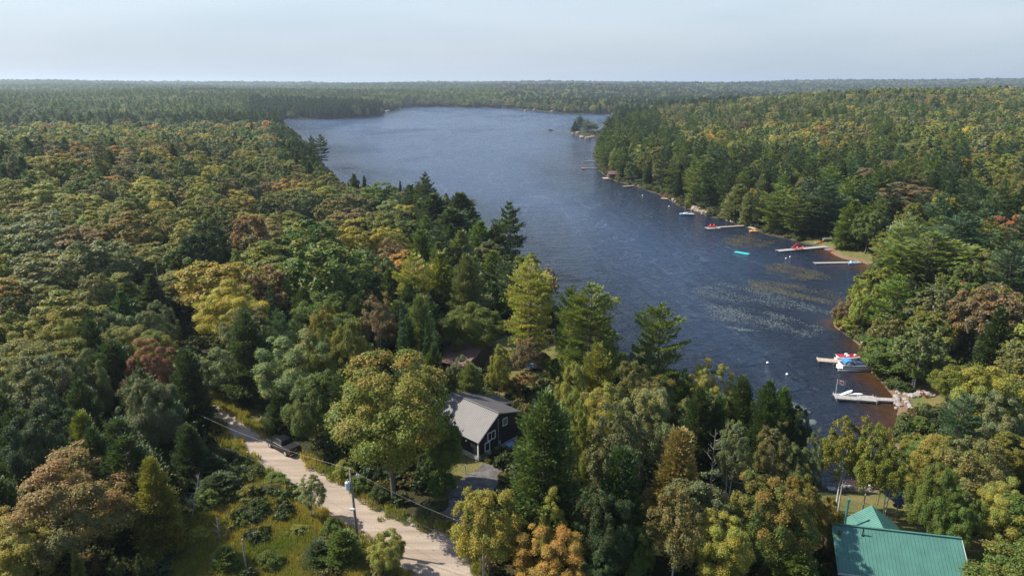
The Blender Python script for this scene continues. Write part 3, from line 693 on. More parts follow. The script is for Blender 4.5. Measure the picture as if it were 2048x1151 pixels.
# ================================================================ TREES ONE CAN TELL APART IN THE PHOTOGRAPH
T = [
# px, top py, crown width px, kind, colour, where, tip amount, height
(774,682,250,'maple','ol','with orange tips, largest beside the gravel road',0.36,21,0),
(886,810,82,'oak','gn','tucked between the big orange tipped maple and the taupe roof',0.25,11,1),
(620,738,105,'oak','gn','behind the parked black truck',0.0,12,0),
(556,788,58,'cedar','dk','at the road edge just beyond the parked black truck',0.0,6.2,0),
(590,652,140,'maple','pg','with one orange branch, back of the parked truck',0.15,15,1),
(640,603,85,'oak','ol','with an orange brown cap, behind the pale road maple',0.45,18,0),
(695,614,95,'oak','ol','with grey bare limbs, beside the orange brown capped tree',0.2,18,1),
(555,616,55,'pine','bg','in the wood left of the capped olive trees',0,14,1),
(537,570,36,'spruce','bg','under the rusty brown maple',0,13,0),
(487,625,100,'cedar','dk','where the road disappears into the wood',0,15,1),
(440,690,88,'oak','gg','overhanging the far end of the gravel road',0,9,2),
(373,698,74,'maple','yg','at the far end of the gravel road',0.15,8,2),
(290,678,92,'maple','rd','left of the far end of the road',0.3,13,3),
(287,733,112,'oak','gg','with a pale trunk, below the small red maple',0.1,14,1),
(243,650,76,'oak','ol','above the small red maple',0,13,0),
(300,662,60,'maple','ol','behind the small red maple',0,13,2),
(90,690,130,'birch','gg','wide and wispy on the lower slope',0,15,1),
(165,690,82,'oak','gg','beside the wide wispy grey green birch',0,14,2),
(177,640,52,'cedar','dk','short and dome shaped among the lower slope maples',0,12,2),
(30,715,84,'oak','gg','low at the wood margin',0,13,0),
(160,825,76,'cedar','ol','in the dark hollow above the rusty oak',0,10,0),
(60,790,125,'oak','dk','above the rusty brown oak',0,14,1),
(180,858,84,'cedar','dk','directly behind the rusty brown oak',0,12,1),
(120,897,250,'maple','br','broad and domed with a rusty cap, nearest to the meadow',0.6,14,1),
(298,916,96,'cedar','ol','with bare side branches beside the rusty brown oak',0,12,2),
(22,1028,140,'maple','yg','in front of the rusty brown oak',0.2,10,3),
(146,1092,50,'spruce','ol','small, in front of the rusty brown oak',0,7,0),
(275,1108,52,'spruce','dk','small, at the meadow margin',0,6,1),
(372,850,70,'cedar','dk','leaning over the left verge of the road',0,8,0),
(330,800,90,'cedar','dk','in shade left of the road verge',0,8.5,1),
(418,511,140,'maple','yl','upper of the two bright yellow maples',0.12,16,0),
(455,556,132,'maple','yl','lower of the two bright yellow maples',0.12,15,2),
(76,428,132,'maple','pg','largest pale crown on the left slope',0,15,3),
(85,492,150,'maple','br','below the largest pale crown',0.1,15,0),
(82,398,112,'maple','ol','above the largest pale crown',0,15,1),
(85,358,96,'maple','yg','high on the left slope',0,15,2),
(8,348,66,'maple','yg','highest at the left margin of the wood',0.1,15,0),
(200,470,126,'oak','gg','dark and wide beside the largest pale crown',0,15,0),
(270,418,106,'maple','ol','with a fully orange cap on the left slope',0.6,15,1),
(250,378,82,'maple','ol','above the orange capped maple',0.1,15,3),
(190,361,70,'maple','br','up the slope from the orange capped maple',0,14,2),
(205,436,52,'maple','yg','small, beside the orange capped maple',0,13,0),
(375,432,84,'maple','yg','behind the dark grey round crown',0,15,1),
(405,439,80,'oak','dk','greyish and round, above the bright yellow maples',0,16,2),
(493,420,98,'oak','rs','with a red flecked top on the left slope',0.5,17,0),
(470,504,38,'cedar','gg','slim, between the yellow maples and the rusty crown',0,13,0),
(523,530,98,'maple','rs','low and wide right of the yellow maples',0.5,14,1),
(180,534,72,'maple','br','mid slope in front of the dark wide crown',0,14,0),
(120,575,132,'maple','ol','wide, on the middle of the left slope',0.15,14,2),
(25,572,72,'maple','dk','with orange tips at the left margin',0.4,13,3),
(240,587,52,'cedar','bg','in the dark hollow of the left slope',0,11,0),
(222,607,74,'oak','pg','below the dark hollow',0.05,12,1),
(308,596,64,'oak','gg','below the dark hollow beside the tall snag',0,12,2),
(85,622,114,'maple','yg','on the lower left slope',0.1,13,1),
(15,618,80,'oak','ol','on the lower left margin',0,13,2),
(650,470,168,'oak','gn','widest crown in the middle of the peninsula',0.12,19,0),
(612,428,130,'oak','gn','behind the widest peninsula crown',0.05,17,1),
(705,440,80,'maple','yl','bright, near the crest of the peninsula',0.1,15,3),
(762,443,58,'maple','yl','with orange edge beside the bright crest maple',0.35,15,0),
(782,468,68,'maple','rs','below the two yellow crest maples',0.4,15,2),
(650,344,52,'oak','ol','on the point by the twin shore pines',0.05,14,0),
(577,354,62,'maple','orr','small, near the point',0.3,13,1),
(607,374,62,'oak','gg','near the point behind the peninsula',0,14,2),
(540,380,54,'maple','ol','near the small orange maple',0,13,2),
(665,388,72,'birch','br','wispy, behind the crest of the peninsula',0,14,1),
(706,381,84,'oak','br','dark, behind the crest of the peninsula',0.05,15,0),
(708,350,28,'cedar','dk','slim pair member standing against the lake',0,14,0),
(728,352,24,'spruce','dk','slim, standing against the lake',0,14,0),
(756,366,90,'maple','gn','bright, against the lake on the peninsula crest',0.0,14,3),
(849,344,46,'pine','dk','with a flat open top, alone against the lake',0,21,1),
(820,372,54,'cedar','dk','round, under the flat topped pine',0,14,1),
(800,362,18,'spruce','dk','thin tip left of the flat topped pine',0,14,1),
(807,402,48,'maple','yl','small, below the flat topped pine',0.1,12,0),
(757,421,28,'maple','yl','tiny, below the peninsula crest',0.2,11,1),
(866,390,92,'cedar','dk','wide, right below the flat topped pine',0,15,2),
(920,388,78,'cedar','dk','pointed, on the lake side of the peninsula',0,17,0),
(904,421,112,'cedar','dk','broadest of the lake side cedars',0,15,1),
(960,446,62,'cedar','gn','pointed, at the lake side below the broad cedars',0,15,2),
(1019,406,68,'pine','dk','full and pointed, standing against the lake',0,21,0),
(992,452,62,'cedar','dk','beside the full pointed lake pine',0,15,0),
(1056,494,58,'oak','ol','small headed by the lake, above the sunlit pines',0.05,13,1),
(840,464,62,'cedar','gn','in the middle of the peninsula',0,14,1),
(876,488,52,'cedar','gn','short, in the middle of the peninsula',0,13,2),
(922,464,62,'cedar','gg','narrow topped behind the pale sunlit spruce',0,15,0),
(774,510,62,'oak','gg','in front of the rusty crest maple',0,15,2),
(826,508,84,'pine','yg','soft, in the middle of the peninsula',0,17,2),
(880,510,72,'cedar','ol','left of the grey cedar with bare twigs',0,16,0),
(933,512,82,'cedar','gg','with bare twigs, behind the sunlit pine',0,17,1),
(1014,510,64,'pine','bg','soft, behind the bright sunlit pine',0,16,2),
(1060,520,118,'pine','yg','brightest and widest of the sunlit lake pines',0,20,0),
(1098,530,38,'birch','go','thin, beside the brightest pine',0.3,13,0),
(1142,567,56,'pine','gn','narrow, between the two wide sunlit pines',0,18,1),
(1182,568,132,'pine','gn','wide and sunlit, right beside the lake',0,19,2),
(1322,604,112,'pine','gn','open and lopsided, alone at the water',0,19,1),
(750,582,72,'birch','rs','half bare and brown, behind the capped olive trees',0.1,15,0),
(801,598,37,'spruce','bg','slender, behind the big orange tipped maple',0,17,0),
(851,642,27,'spruce','bg','thin, one of two by the brown roof',0,13,0),
(870,646,27,'spruce','bg','thin, nearest to the brown roof',0,13,1),
(838,590,62,'cedar','gg','behind the slender blue green spruce',0,15,2),
(828,680,72,'oak','pg','between the big maple and the spruces',0,14,1),
(866,690,44,'cedar','dk','shading the brown roofed house',0,13,2),
(922,706,52,'oak','gg','half covering the brown roof',0,10,2),
(940,728,64,'cedar','gg','between brown roof and taupe roof',0,9,1),
(998,685,46,'oak','yg','slim, beside the lawn with the blue cover',0.05,10,2),
(1055,670,62,'birch','rs','wispy, behind the blue cover on the lawn',0.2,9,0),
(1198,690,92,'cedar','ol','in the shore row in front of the wide sunlit pine',0,14,1),
(1148,712,72,'oak','yg','in the shore row beside the lawn',0,13,0),
(1273,707,72,'birch','br','in the shore row left of the lopsided pine',0.15,12,1),
(1365,722,52,'oak','gn','under the lopsided pine',0,11,1),
(1428,712,76,'maple','yg','bright, at the water right of the lopsided pine',0,13,1),
(1488,755,72,'cedar','dk','beside the bright yellow green waterside maple',0,13,0),
(1540,765,70,'cedar','dk','tallest in the dark waterside clump near the flag dock',0,14,1),
(1570,775,58,'cedar','gn','at the outer edge of the dark waterside clump',0,12,2),
(1634,855,46,'birch','gg','slim, at the mouth of the small inlet',0,12,0),
(1600,800,56,'oak','dk','small headed in the waterside clump',0,10,0),
(1555,842,70,'birch','br','in the row along the inlet',0.15,12,1),
(1596,868,64,'oak','gg','last in the row along the inlet',0,11,1),
(1402,776,72,'cedar','dk','in the middle of the dark waterside belt',0,14,2),
(1440,793,62,'cedar','dk','narrow, in the dark waterside belt',0,13,0),
(1092,790,168,'cedar','do','huge and drooping beside the black house',0,19,1),
(1160,782,70,'oak','ol','behind the huge drooping cedar',0,16,2),
(1203,757,104,'maple','yg','behind the huge drooping cedar, near the lawn',0,15,2),
(1292,760,112,'oak','pg','in the belt between house and lake',0,15,0),
(1235,800,112,'birch','gg','spreading, in the belt between house and lake',0.15,16,1),
(1360,860,112,'cedar','go','brown gold with drooping twigs',0,14,0),
(1474,833,72,'birch','gg','with white limbs beside the bare grey tree',0,13,0),
(1245,898,112,'cedar','dk','right of the huge drooping cedar',0,14,0),
(1217,955,112,'oak','dk','in front of the dark cedar pair',0,13,1),
(1360,960,112,'birch','br','with pale stems in front of the gold cedar',0.35,13,1),
(1452,1016,124,'maple','yg','dense, left of the red tipped maple',0.1,11,0),
(1280,1045,66,'oak','gn','low, below the rusty birch',0,8,0),
(975,953,132,'oak','yg','at the junction of drive and road',0.15,12,1),
(1108,1043,132,'maple','orr','brightest orange, lowest in the picture',0.4,9,1),
(1103,975,74,'maple','yg','small, behind the brightest orange maple',0.1,11,3),
(1200,1100,90,'oak','dk','beside the brightest orange maple',0,7,2),
(1553,943,152,'oak','gn','with red leaf tufts, left of the green roof',0.5,13,0),
(1604,935,96,'oak','ol','behind the red tufted maple',0.35,12,1),
(1662,985,64,'oak','ol','small and red topped at the green roof corner',0.6,9,2),
(1600,1103,96,'cedar','gn','low, in front of the green roofed house',0,6,2),
(1702,824,92,'birch','ol','leftmost of the white stemmed yard birches',0.1,14,0),
(1755,838,80,'birch','ol','middle one of the yard birches',0.05,14,1),
(1795,862,72,'birch','ol','beside the dark gazebo',0.1,13,0),
(1880,860,98,'maple','yg','behind the dark gazebo',0.05,12,1),
(1885,912,96,'oak','gn','overhanging the dark gazebo',0,12,0),
(1962,868,142,'birch','br','wide and twiggy right of the gazebo',0.1,13,1),
(2022,950,100,'maple','yg','lowest on the right margin',0,11,2),
(1925,965,80,'oak','gn','behind the green roof ridge',0,10,2),
(1930,790,92,'pine','bg','soft, above the twiggy wide birch',0,13,2),
(2000,722,130,'oak','yg','on the right margin above the pines',0.05,15,0),
(1915,719,82,'birch','ol','above the rock steps',0.1,10.5,1),
(2004,762,100,'oak','pg','in front of the right margin crown',0,13,1),
(1780,676,112,'oak','gn','beside the pontoon boat dock',0.1,8.2,2),
(1850,690,92,'oak','gn','behind the rock steps lawn',0,7.8,0),
(1710,403,64,'cedar','gn','lawn side, by the two grey docks',0,16,0),
(1746,410,64,'oak','gn','by the lawn with the two grey docks',0,16,1),
(1818,425,62,'pine','pg','behind the lawn of the grey docks',0,18,1),
(1890,386,62,'maple','yl','round, among the right hand pines',0.1,15,0),
(2025,425,84,'maple','rd','on the right margin',0.4,16,1),
(1932,430,120,'pine','bg','wide, below the golden right hand maple',0,18,0),
(1872,465,160,'pine','gn','widest and flattest on the right bank',0,17,1),
(1968,560,92,'maple','rs','on the right bank above the bare limbs',0.3,16,2),
(2012,572,112,'birch','rs','bare limbed on the right margin',0.35,15,1),
(1876,567,92,'birch','gg','with several white limbs on the right bank',0,14,1),
(1732,568,46,'oak','yg','narrow and bright above the brown shallows',0,12,1),
(1752,533,82,'oak','ol','on the bank above the brown shallows',0,13,0),
(2030,490,102,'pine','bg','on the right margin below the red maple',0,17,2),
(1797,550,92,'pine','gn','behind the narrow bright bank tree',0,15,2),
(1706,628,62,'bush','ol','at the water by the lily field',0.25,6,0),
(1695,600,50,'birch','rs','thin and pinkish at the water by the lily field',0.2,9,0),
(1848,645,92,'birch','gg','misty, on the right bank above the pontoon boat',0,13,0),
(1655,362,82,'pine','bg','bold and layered, by the red chair dock',0,20,0),
(1600,385,60,'pine','gn','open, behind the red chair dock',0,18,1),
(1560,372,60,'pine','gn','tall, right of the orange dinghy',0,19,2),
(1620,345,64,'maple','br','behind the bold layered pine',0.1,17,0),
(1480,372,64,'cedar','gg','above the long dock with two red chairs',0,18,1),
(1280,298,58,'maple','gn','round, behind the second dock from the boathouse',0,16,0),
(1440,300,70,'pine','dk','tall, behind the sailboat shore',0,20,0),
(1328,318,40,'maple','rs','small, behind the small red chair landing',0.1,15,1),
(1815,360,120,'maple','rs','wide and mauve on the right hand plateau',0.2,16,2),
(640,268,28,'pine','dk','outer one of the twin pines on the point',0,22,1),
(622,271,22,'pine','dk','inner one of the twin pines on the point',0,21,0),
(1160,232,26,'pine','dk','tallest on the small island',0,15,0),
(1176,240,22,'pine','gn','right hand one on the small island',0,13,2),
(1188,246,18,'oak','gn','at the right end of the small island',0,9,1),
(1150,243,18,'spruce','dk','left hand one on the small island',0,10,0),
(1218,233,26,'pine','dk','at the tip of the right shore, nearest the island',0,21,0),
(770,1058,78,'oak','yg','young, at the foot of the utility pole',0.1,5.5,1),
]
for t in T:
    px, py, w, kind, col, where, amt, h, var = t
    hero(px, py, w, kind, col, where, amt, h or None, var)
# young trees and bushes of the meadow and the road verge: foot, height, width m
YOUNG = [(628,1040,6.3,2.0,'birch','pg','thin leaved sapling at the left verge of the road'),
 (340,1120,4.5,1.3,'spruce','gn','small pointed spruce in the meadow grass'),(455,1148,3.6,1.6,'cedar','gn','rounded young cedar in the meadow grass'),
 (690,1135,4.6,2.2,'cedar','gn','dense young cedar at the meadow corner left of the pole'),(640,1130,3.0,2.2,'cedar','dk','squat young cedar beside the taller meadow corner cedar'),
 (572,1000,1.5,2.2,'bush','gn','leafy bush on the left verge opposite the truck'),(505,950,1.5,2.2,'bush','dk','dark bush on the shaded left verge'),(455,920,1.8,2.4,'bush','dk','dark bush below the leaning verge cedar'),
 (425,965,3.6,2.6,'cedar','dk','low spreading cedar inside the shaded verge'),(500,1005,2.6,2.6,'bush','ol','olive bush at the top of the meadow'),(420,1020,3.2,2.6,'bush','gn','green bush in the upper meadow'),
 (550,968,1.5,2.4,'bush','gn','large green bush on the left verge across from the truck'),(535,995,1.8,2.8,'bush','dk','large dark bush behind the left verge'),(462,965,2.4,2.8,'bush','dk','tall dark bush on the shaded verge'),(510,1040,2.6,3.0,'bush','dk','dark bush in the middle of the upper meadow'),(440,1000,3.6,3.2,'cedar','dk','dark shaggy young cedar over the upper meadow'),
 (600,1075,1.8,2.0,'bush','ol','low olive bush in the middle of the meadow'),(665,1070,2.2,1.9,'bush','gn','green bush between meadow and road'),(400,1085,2.2,2.0,'bush','yg','yellow green bush at the left of the meadow'),
 (545,1140,2.4,2.0,'bush','gn','green bush low in the meadow'),(300,1145,3.2,2.2,'bush','ol','olive bush at the low meadow margin'),
 (720,985,2.6,2.4,'bush','gn','bright leafed bush at the foot of the big orange tipped maple'),(690,955,2.4,2.2,'bush','yg','yellow green bush on the right verge of the road'),(760,1000,2.2,2.0,'bush','dk','dark bush under the big orange tipped maple'),
 (880,985,3.4,2.8,'bush','gn','bushy maple shoots beside the driveway'),(860,960,4.6,2.6,'bush','dk','dark shoots between driveway and big maple'),
 (1085,735,3.2,2.6,'bush','ol','olive bush beside the blue cover'),(1020,790,3.5,2.4,'bush','br','brownish bush behind the black house'),(985,775,3.2,2.2,'bush','ol','olive bush behind the taupe roof'),
 (1048,790,4.5,2.6,'birch','go','gold leaved sapling behind the black house'),(1110,760,4.5,2.6,'bush','gn','green bush at the lawn edge near the shore row'),
 (1005,930,1.0,0.8,'bush','gn','small clipped shrub by the black house door'),(978,925,0.9,0.7,'bush','ol','potted shrub beside the white door'),
 (1815,752,1.2,1.6,'bush','gn','low bush on the shore above the rock steps'),(1760,755,2.5,2.4,'bush','ol','olive bush at the foot of the pontoon dock'),(1800,745,3.0,2.6,'bush','dk','dark bush behind the sandy beach'),
 (1690,650,3.0,2.6,'bush','gn','green bush on the curved bank'),(1715,668,3.0,2.6,'bush','ol','olive bush on the curved bank'),(1745,690,3.2,2.6,'bush','gn','green bush above the shore stones'),
 (1555,470,2.2,2.6,'bush','gg','grey green waterside bush near the orange dinghy'),(1540,462,2.6,2.8,'bush','gn','green waterside bush near the orange dinghy'),(1590,477,1.8,2.4,'bush','gg','low waterside bush left of the grey dock'),
 (1420,428,2.4,2.6,'bush','ol','olive bush right of the granite slab'),(1375,412,2.6,3.0,'bush','yg','yellow green bush behind the granite slab'),(1300,378,2.4,2.8,'bush','gg','grey green shore bush past the second dock'),
 (1312,384,2.4,2.6,'bush','gn','green shore bush near the red chair landing'),(1235,358,2.4,2.4,'bush','ol','olive shore bush beside the boathouse'),(1850,830,2.5,2.2,'bush','gg','grey green bush below the rock steps'),
 (1840,870,3.5,3.0,'bush','gn','green bush between rock steps and birches'),(1825,905,3.2,2.8,'bush','ol','olive bush beside the yard birches')]
for px, py, h, r, kind, col, lab in YOUNG:
    z = 6.0
    for _ in range(6):
        q = at(px, py, z); z = hz(q.x, q.y)
    if z < 0.1: continue
    put_tree(kind, q.x, q.y, z, r * (0.62 if kind == 'bush' else .9), h, COL[col], 0.08, lab, None)
N_HERO = len(TREES)

# ================================================================ THE REST OF THE WOODS
V_WATER = [(560,240),(765,236),(800,217),(1050,221),(1130,229),(1275,234),(1212,242),(1205,262),(1190,300),(1190,340),(1210,356),(1246,370),(1282,377),(1330,398),(1386,422),
 (1450,443),(1514,463),(1572,478),(1650,496),(1690,511),(1722,522),(1735,537),(1700,580),(1680,610),(1665,640),(1672,658),(1700,672),(1730,700),(1745,745),(1790,780),(1790,830),(1720,830),
 (1665,880),(1665,940),(1700,975),(1645,972),(1640,880),(1592,850),(1572,795),(1500,770),(1440,725),(1380,715),(1290,712),(1240,690),(1232,640),(1180,585),(1115,570),(1080,535),(1055,495),
 (1000,475),(962,445),(930,402),(880,378),(845,374),(740,366),(690,366),(660,348),(648,336),(626,300),(600,272),(575,251)]
KEEP = [[(885,775),(1045,790),(1045,900),(1015,940),(1030,985),(940,1085),(820,1060),(900,990),(925,940)],
 ROAD_L[3:] + ROAD_R[3:][::-1], [(985,700),(1030,680),(1110,700),(1120,750),(1050,790),(990,770)],
 [(880,668),(980,668),(980,722),(930,722)], [(1640,980),(1690,965),(1810,965),(1830,1040),(1940,1060),(1960,1151),(1640,1151)],
 [(1780,765),(1890,755),(1890,800),(1830,830),(1790,830)], [(1575,470),(1660,470),(1745,510),(1745,535),(1620,500)],
 [(1385,410),(1425,412),(1425,435),(1385,430)], [(525,870),(600,880),(600,925),(525,915)], [(380,980),(520,950),(800,1130),(800,1160),(330,1160)]]
GROUND_KEEP = [ROADP, DRIVEP, MEADOWP] + LAWNP
HOUSE_PTS = []
def blocked(x, y, z, r, h, D):
    """a filler tree that would hide open water, the road, a house or a lawn"""
    pts = []
    for dx, fz in ((0, 0.98), (0, 0.7), (-0.75, 0.72), (0.75, 0.72), (-0.8, 0.5), (0.8, 0.5)):
        pts.append(proj(x + dx * r, y, z + h * fz))
    a = np.array(pts)
    for P in [V_WATER] + (KEEP if D < 420 else []):
        if in_poly(a[:, 0], a[:, 1], P).any(): return True
    return False
# how each stretch of wood is mixed: (test, [(kind, colour, weight)])
def mix_for(px, py, D, d_shore):
    if D > 1000:
        if 500 < px < 775 and D < 1480 and d_shore < 260: return [('pine','dk',5),('cedar','dk',4),('oak','gg',2)]
        if px > 1480 and py < 235 and D < 1700: return [('maple','yg',4),('maple','ol',5),('oak','gn',6),('oak','gg',5),('maple','yl',1.2),('cedar','dk',1.5),('maple','br',2)]
        if px < 1000: return [('cedar','gg',1.6),('cedar','dk',1.0),('pine','gn',2),('oak','gn',6),('oak','gg',4),('maple','ol',2.5),('maple','yg',.8)]
        return [('cedar','dk',2),('pine','dk',2),('oak','gn',6),('oak','gg',4),('maple','ol',4),('maple','yg',2),('maple','br',1)]
    if px > 1180:
        if d_shore < 60 and D > 180: return [('pine','dk',3),('pine','gn',4),('cedar','dk',2),('cedar','gg',2),('oak','gn',4),('oak','ol',3),('pine','bg',2)]
        if D < 180: return [('oak','gn',4),('oak','ol',3),('birch','gg',2),('maple','yg',2),('cedar','dk',2),('birch','br',1)]
        if D < 420: return [('pine','gn',3),('pine','bg',3),('pine','dk',2),('oak','ol',3),('oak','gn',3),('maple','yg',1.5),('maple','br',1.5),('maple','rs',1),('cedar','gg',2)]
        return [('maple','ol',6),('oak','gn',6),('oak','gg',4),('maple','yg',4),('maple','br',2),('maple','rs',1.1),('pine','gn',1.6),('cedar','gg',1.5),('maple','yl',.8),('maple','orr',.4),('maple','pg',.6)]
    if py < 245:
        if px < 560 and D < 720: return [('pine','dk',5),('cedar','dk',4),('oak','gg',3),('oak','gn',3),('maple','ol',1)]
        return [('cedar','dk',3),('pine','dk',3),('oak','gg',4),('oak','gn',4),('maple','ol',2)]
    if d_shore < 30: return [('cedar','dk',6),('cedar','gn',2),('pine','dk',2),('oak','gg',2),('oak','gn',2)]
    if D < 150 and px > 560: return [('cedar','dk',5),('cedar','ol',2),('oak','gn',3),('oak','gg',3),('spruce','bg',1)]
    if D < 120: return [('cedar','dk',5),('oak','dk',3),('oak','gg',3)]
    return [('maple','ol',6),('maple','yg',5),('maple','go',1.2),('maple','br',1.4),('oak','gg',3.5),('oak','gn',5.5),('maple','rs',0.8),('cedar','dk',1.6),('maple','yl',1.3),('maple','pg',1.0),('maple','orr',0.7),('oak','dk',2),('birch','gg',1)]
frng = random.Random(5)
SZ = dict(maple=(4.6, 7.8, 11.5, 17.5), oak=(4.0, 6.2, 11.5, 18), birch=(3.0, 4.4, 12, 15), pine=(3.4, 4.8, 17, 22), spruce=(1.7, 2.4, 12, 16), cedar=(2.4, 3.8, 12, 16.5))
cands = []
def ring(D0, D1, sp0):
    n = 0
    D = D0
    while D < D1:
        sp = sp0(D); W = 0.80 * D + 26
        k = int(2 * W / sp)
        for i in range(k + 1):
            x = -W + 2 * W * (i + frng.uniform(-.42, .42)) / k; y2 = D + frng.uniform(-.45, .45) * sp
            cands.append((x, y2))
        D += sp * 0.88
ring(22, 330, lambda D: 5.4)
ring(330, 1500, lambda D: 6.6)
ring(1500, 6500, lambda D: 8.2 * (D / 1500) ** 0.95)
ca = np.array(cands); cd = land_dist(ca[:, 0], ca[:, 1]); ch = height(ca[:, 0], ca[:, 1], cd)
ok = cd > np.where(np.hypot(ca[:, 0], ca[:, 1]) > 150, 1.2, 2.0)
for P in GROUND_KEEP:
    ok &= ~(in_poly(ca[:, 0], ca[:, 1], P) | ((seg_dist(ca[:, 0], ca[:, 1], P) < 2.5) & (ca[:, 1] < 400)))
filler, mass, GRID = [], [], {}
hx = np.array([(t[0], t[1], t[2]) for t in TREES])
order = np.nonzero(ok)[0]; np.random.default_rng(3).shuffle(order)
for i in order:
    x, y = map(float, ca[i]); z = float(ch[i]); D = math.hypot(x, y)
    px, py = proj(x, y, z + 13)
    mixw = mix_for(px, py, D, cd[i])
    # stands: kinds and colours come and go over the hills
    ws = [m[2] * math.exp(1.1 * math.sin(x / (38 + 9 * (j % 3)) * (120 / max(120, D)) ** .3 + 2.1 * j) * math.cos(y / (47 + 7 * (j % 4)) + 1.7 * j)) for j, m in enumerate(mixw)]
    kind, col, _ = frng.choices(mixw, ws)[0]
    a, b_, h0, h1 = SZ[kind]; r = frng.uniform(a, b_); h = frng.uniform(h0, h1) * (0.90 if D < 300 else 1)
    if D > 1500: k = (D / 1500) ** 0.9; r *= k; h *= 1.0 + 0.02 * k
    if D < 420:
        dh = np.hypot(hx[:, 0] - x, hx[:, 1] - y)
        if (dh < 0.62 * (hx[:, 2] + r) + 0.3).any(): continue
    if D < 1500:
        cell = (int(x // 12), int(y // 12)); near_ = [t for ax in (-1, 0, 1) for ay in (-1, 0, 1) for t in GRID.get((cell[0] + ax, cell[1] + ay), ())]
        if any(math.hypot(x - t[0], y - t[1]) < 0.74 * (r + t[2]) for t in near_): continue
    if D < 1500 and cd[i] > 3 and kind != 'pine': h *= 0.82 + 0.18 * min(1, cd[i] / 12)
    if D < 1800 and cd[i] < 400:
        for f in (1, 0.8, 0.6):
            if not blocked(x, y, z, r * f, h * f, D): break
        else: continue
        r *= f; h *= f
    tpx = proj(x, y, z + h * .9)
    if D < 78 and -90 < tpx[0] < 1700 and (D < 52 or tpx[1] > 975): continue
    # a filler near the camera must not rise in front of a tree set by hand
    if D < 260:
        tp = proj(x, y, z + h)
        if -40 < tp[0] < 2090:
            h *= 0.88
    rec = (x, y, z, r, h, kind, col, D, px, py)
    vis = -60 < px < 2110 and py < 1200
    filler.append(rec)
    if D < 1500: GRID.setdefault((int(x // 12), int(y // 12)), []).append((x, y, r))
# individuals: those that show largest; the rest is one mass
BL = ('maple', 'oak', 'birch')
cnt = {}
for t in TREES: pass
n_named = {}
for t in T: n_named[OBJN[t[3]]] = n_named.get(OBJN[t[3]], 0) + 1
LIMIT = {'maple_tree': 300, 'broadleaf_tree': 300, 'birch_tree': 200, 'pine_tree': 290, 'spruce_tree': 200, 'cedar_tree': 290}
LAND = [(76,470,'the largest pale crown'),(430,560,'the two bright yellow maples'),(120,960,'the rusty brown oak'),(270,450,'the orange capped maple'),(560,900,'the parked black truck'),(780,800,'the big orange tipped maple'),
 (960,850,'the black house'),(930,700,'the brown roofed house'),(1060,600,'the brightest sunlit pine'),(1322,660,'the lopsided lake pine'),(650,520,'the widest peninsula crown'),(849,370,'the flat topped pine'),
 (1019,440,'the full pointed lake pine'),(635,300,'the twin pines on the point'),(1225,350,'the boathouse'),(1373,420,'the sailboat'),(1460,455,'the dock with two red chairs'),(1600,497,'the dock with the red slide'),
 (1675,525,'the dock with the pedal boat'),(1700,725,'the pontoon boat'),(1730,790,'the flag dock'),(1860,780,'the rock steps'),(1790,1000,'the dark gazebo'),(1800,1100,'the green roofed house'),
 (1890,420,'the round golden maple'),(2025,450,'the red maple of the right margin'),(1360,900,'the gold cedar'),(1553,1000,'the red tufted maple'),(1108,1090,'the brightest orange maple'),(600,240,'the far bay'),
 (1655,420,'the bold layered pine'),(1175,255,'the small island'),(100,230,'the dark pine belt on the skyline')]
KSHORT = dict(maple='round maple', oak='upright broadleaf', birch='birch', bush='bush', pine='pine', spruce='spruce', cedar='cedar')
ORD = ['first','second','third','fourth','fifth','sixth','seventh','eighth','ninth','tenth','eleventh','twelfth','thirteenth','fourteenth','fifteenth','sixteenth','seventeenth','eighteenth','nineteenth','twentieth','twenty first','twenty second','twenty third','twenty fourth','twenty fifth','twenty sixth','twenty seventh','twenty eighth','twenty ninth','thirtieth','thirty first','thirty second','thirty third','thirty fourth']
filler.sort(key=lambda t: t[7])
indiv = []
for rec in filler:
    x, y, z, r, h, kind, col, D, px, py = rec
    nm = OBJN[kind]; vis = -30 < px < 2080 and 120 < py < 1190
    if (vis or D < 120) and n_named.get(nm, 0) < LIMIT[nm] and D < 700:
        n_named[nm] = n_named.get(nm, 0) + 1; indiv.append(rec)
    elif D < 6600: mass.append(rec)
groups = {}
for rec in indiv:
    x, y, z, r, h, kind, col, D, px, py = rec
    lm = min(LAND, key=lambda l: (l[0] - px) ** 2 + ((l[1] - py) * 1.6) ** 2)
    dx, dy = px - lm[0], (py - lm[1]) * 1.6
    side = ('to the right of' if dx > 0 else 'to the left of') if abs(dx) > abs(dy) else ('behind' if dy < 0 else 'in front of')
    groups.setdefault((kind, col, lm[2], side), []).append((dx * dx + dy * dy, rec))
for (kind, col, lm, side), L in groups.items():
    L.sort(key=lambda t: t[0])
    for i, (_, rec) in enumerate(L):
        x, y, z, r, h, _k, _c, D, px, py = rec
        o_ = ORD[i] if i < len(ORD) else 'farther'
        lab = f"{o_} {CNAME[col]} {KSHORT[kind]} {side} {lm}"
        amt = max(0, frng.gauss(0.05, 0.16)) if kind in BL else 0
        g = f"{CNAME[col]} {KNAME[kind]}s farther {side} {lm}" if i >= len(ORD) else 'trees of the lakeside woods'
        put_tree(kind, x, y, z, r, h, COL[col], amt, lab, g)

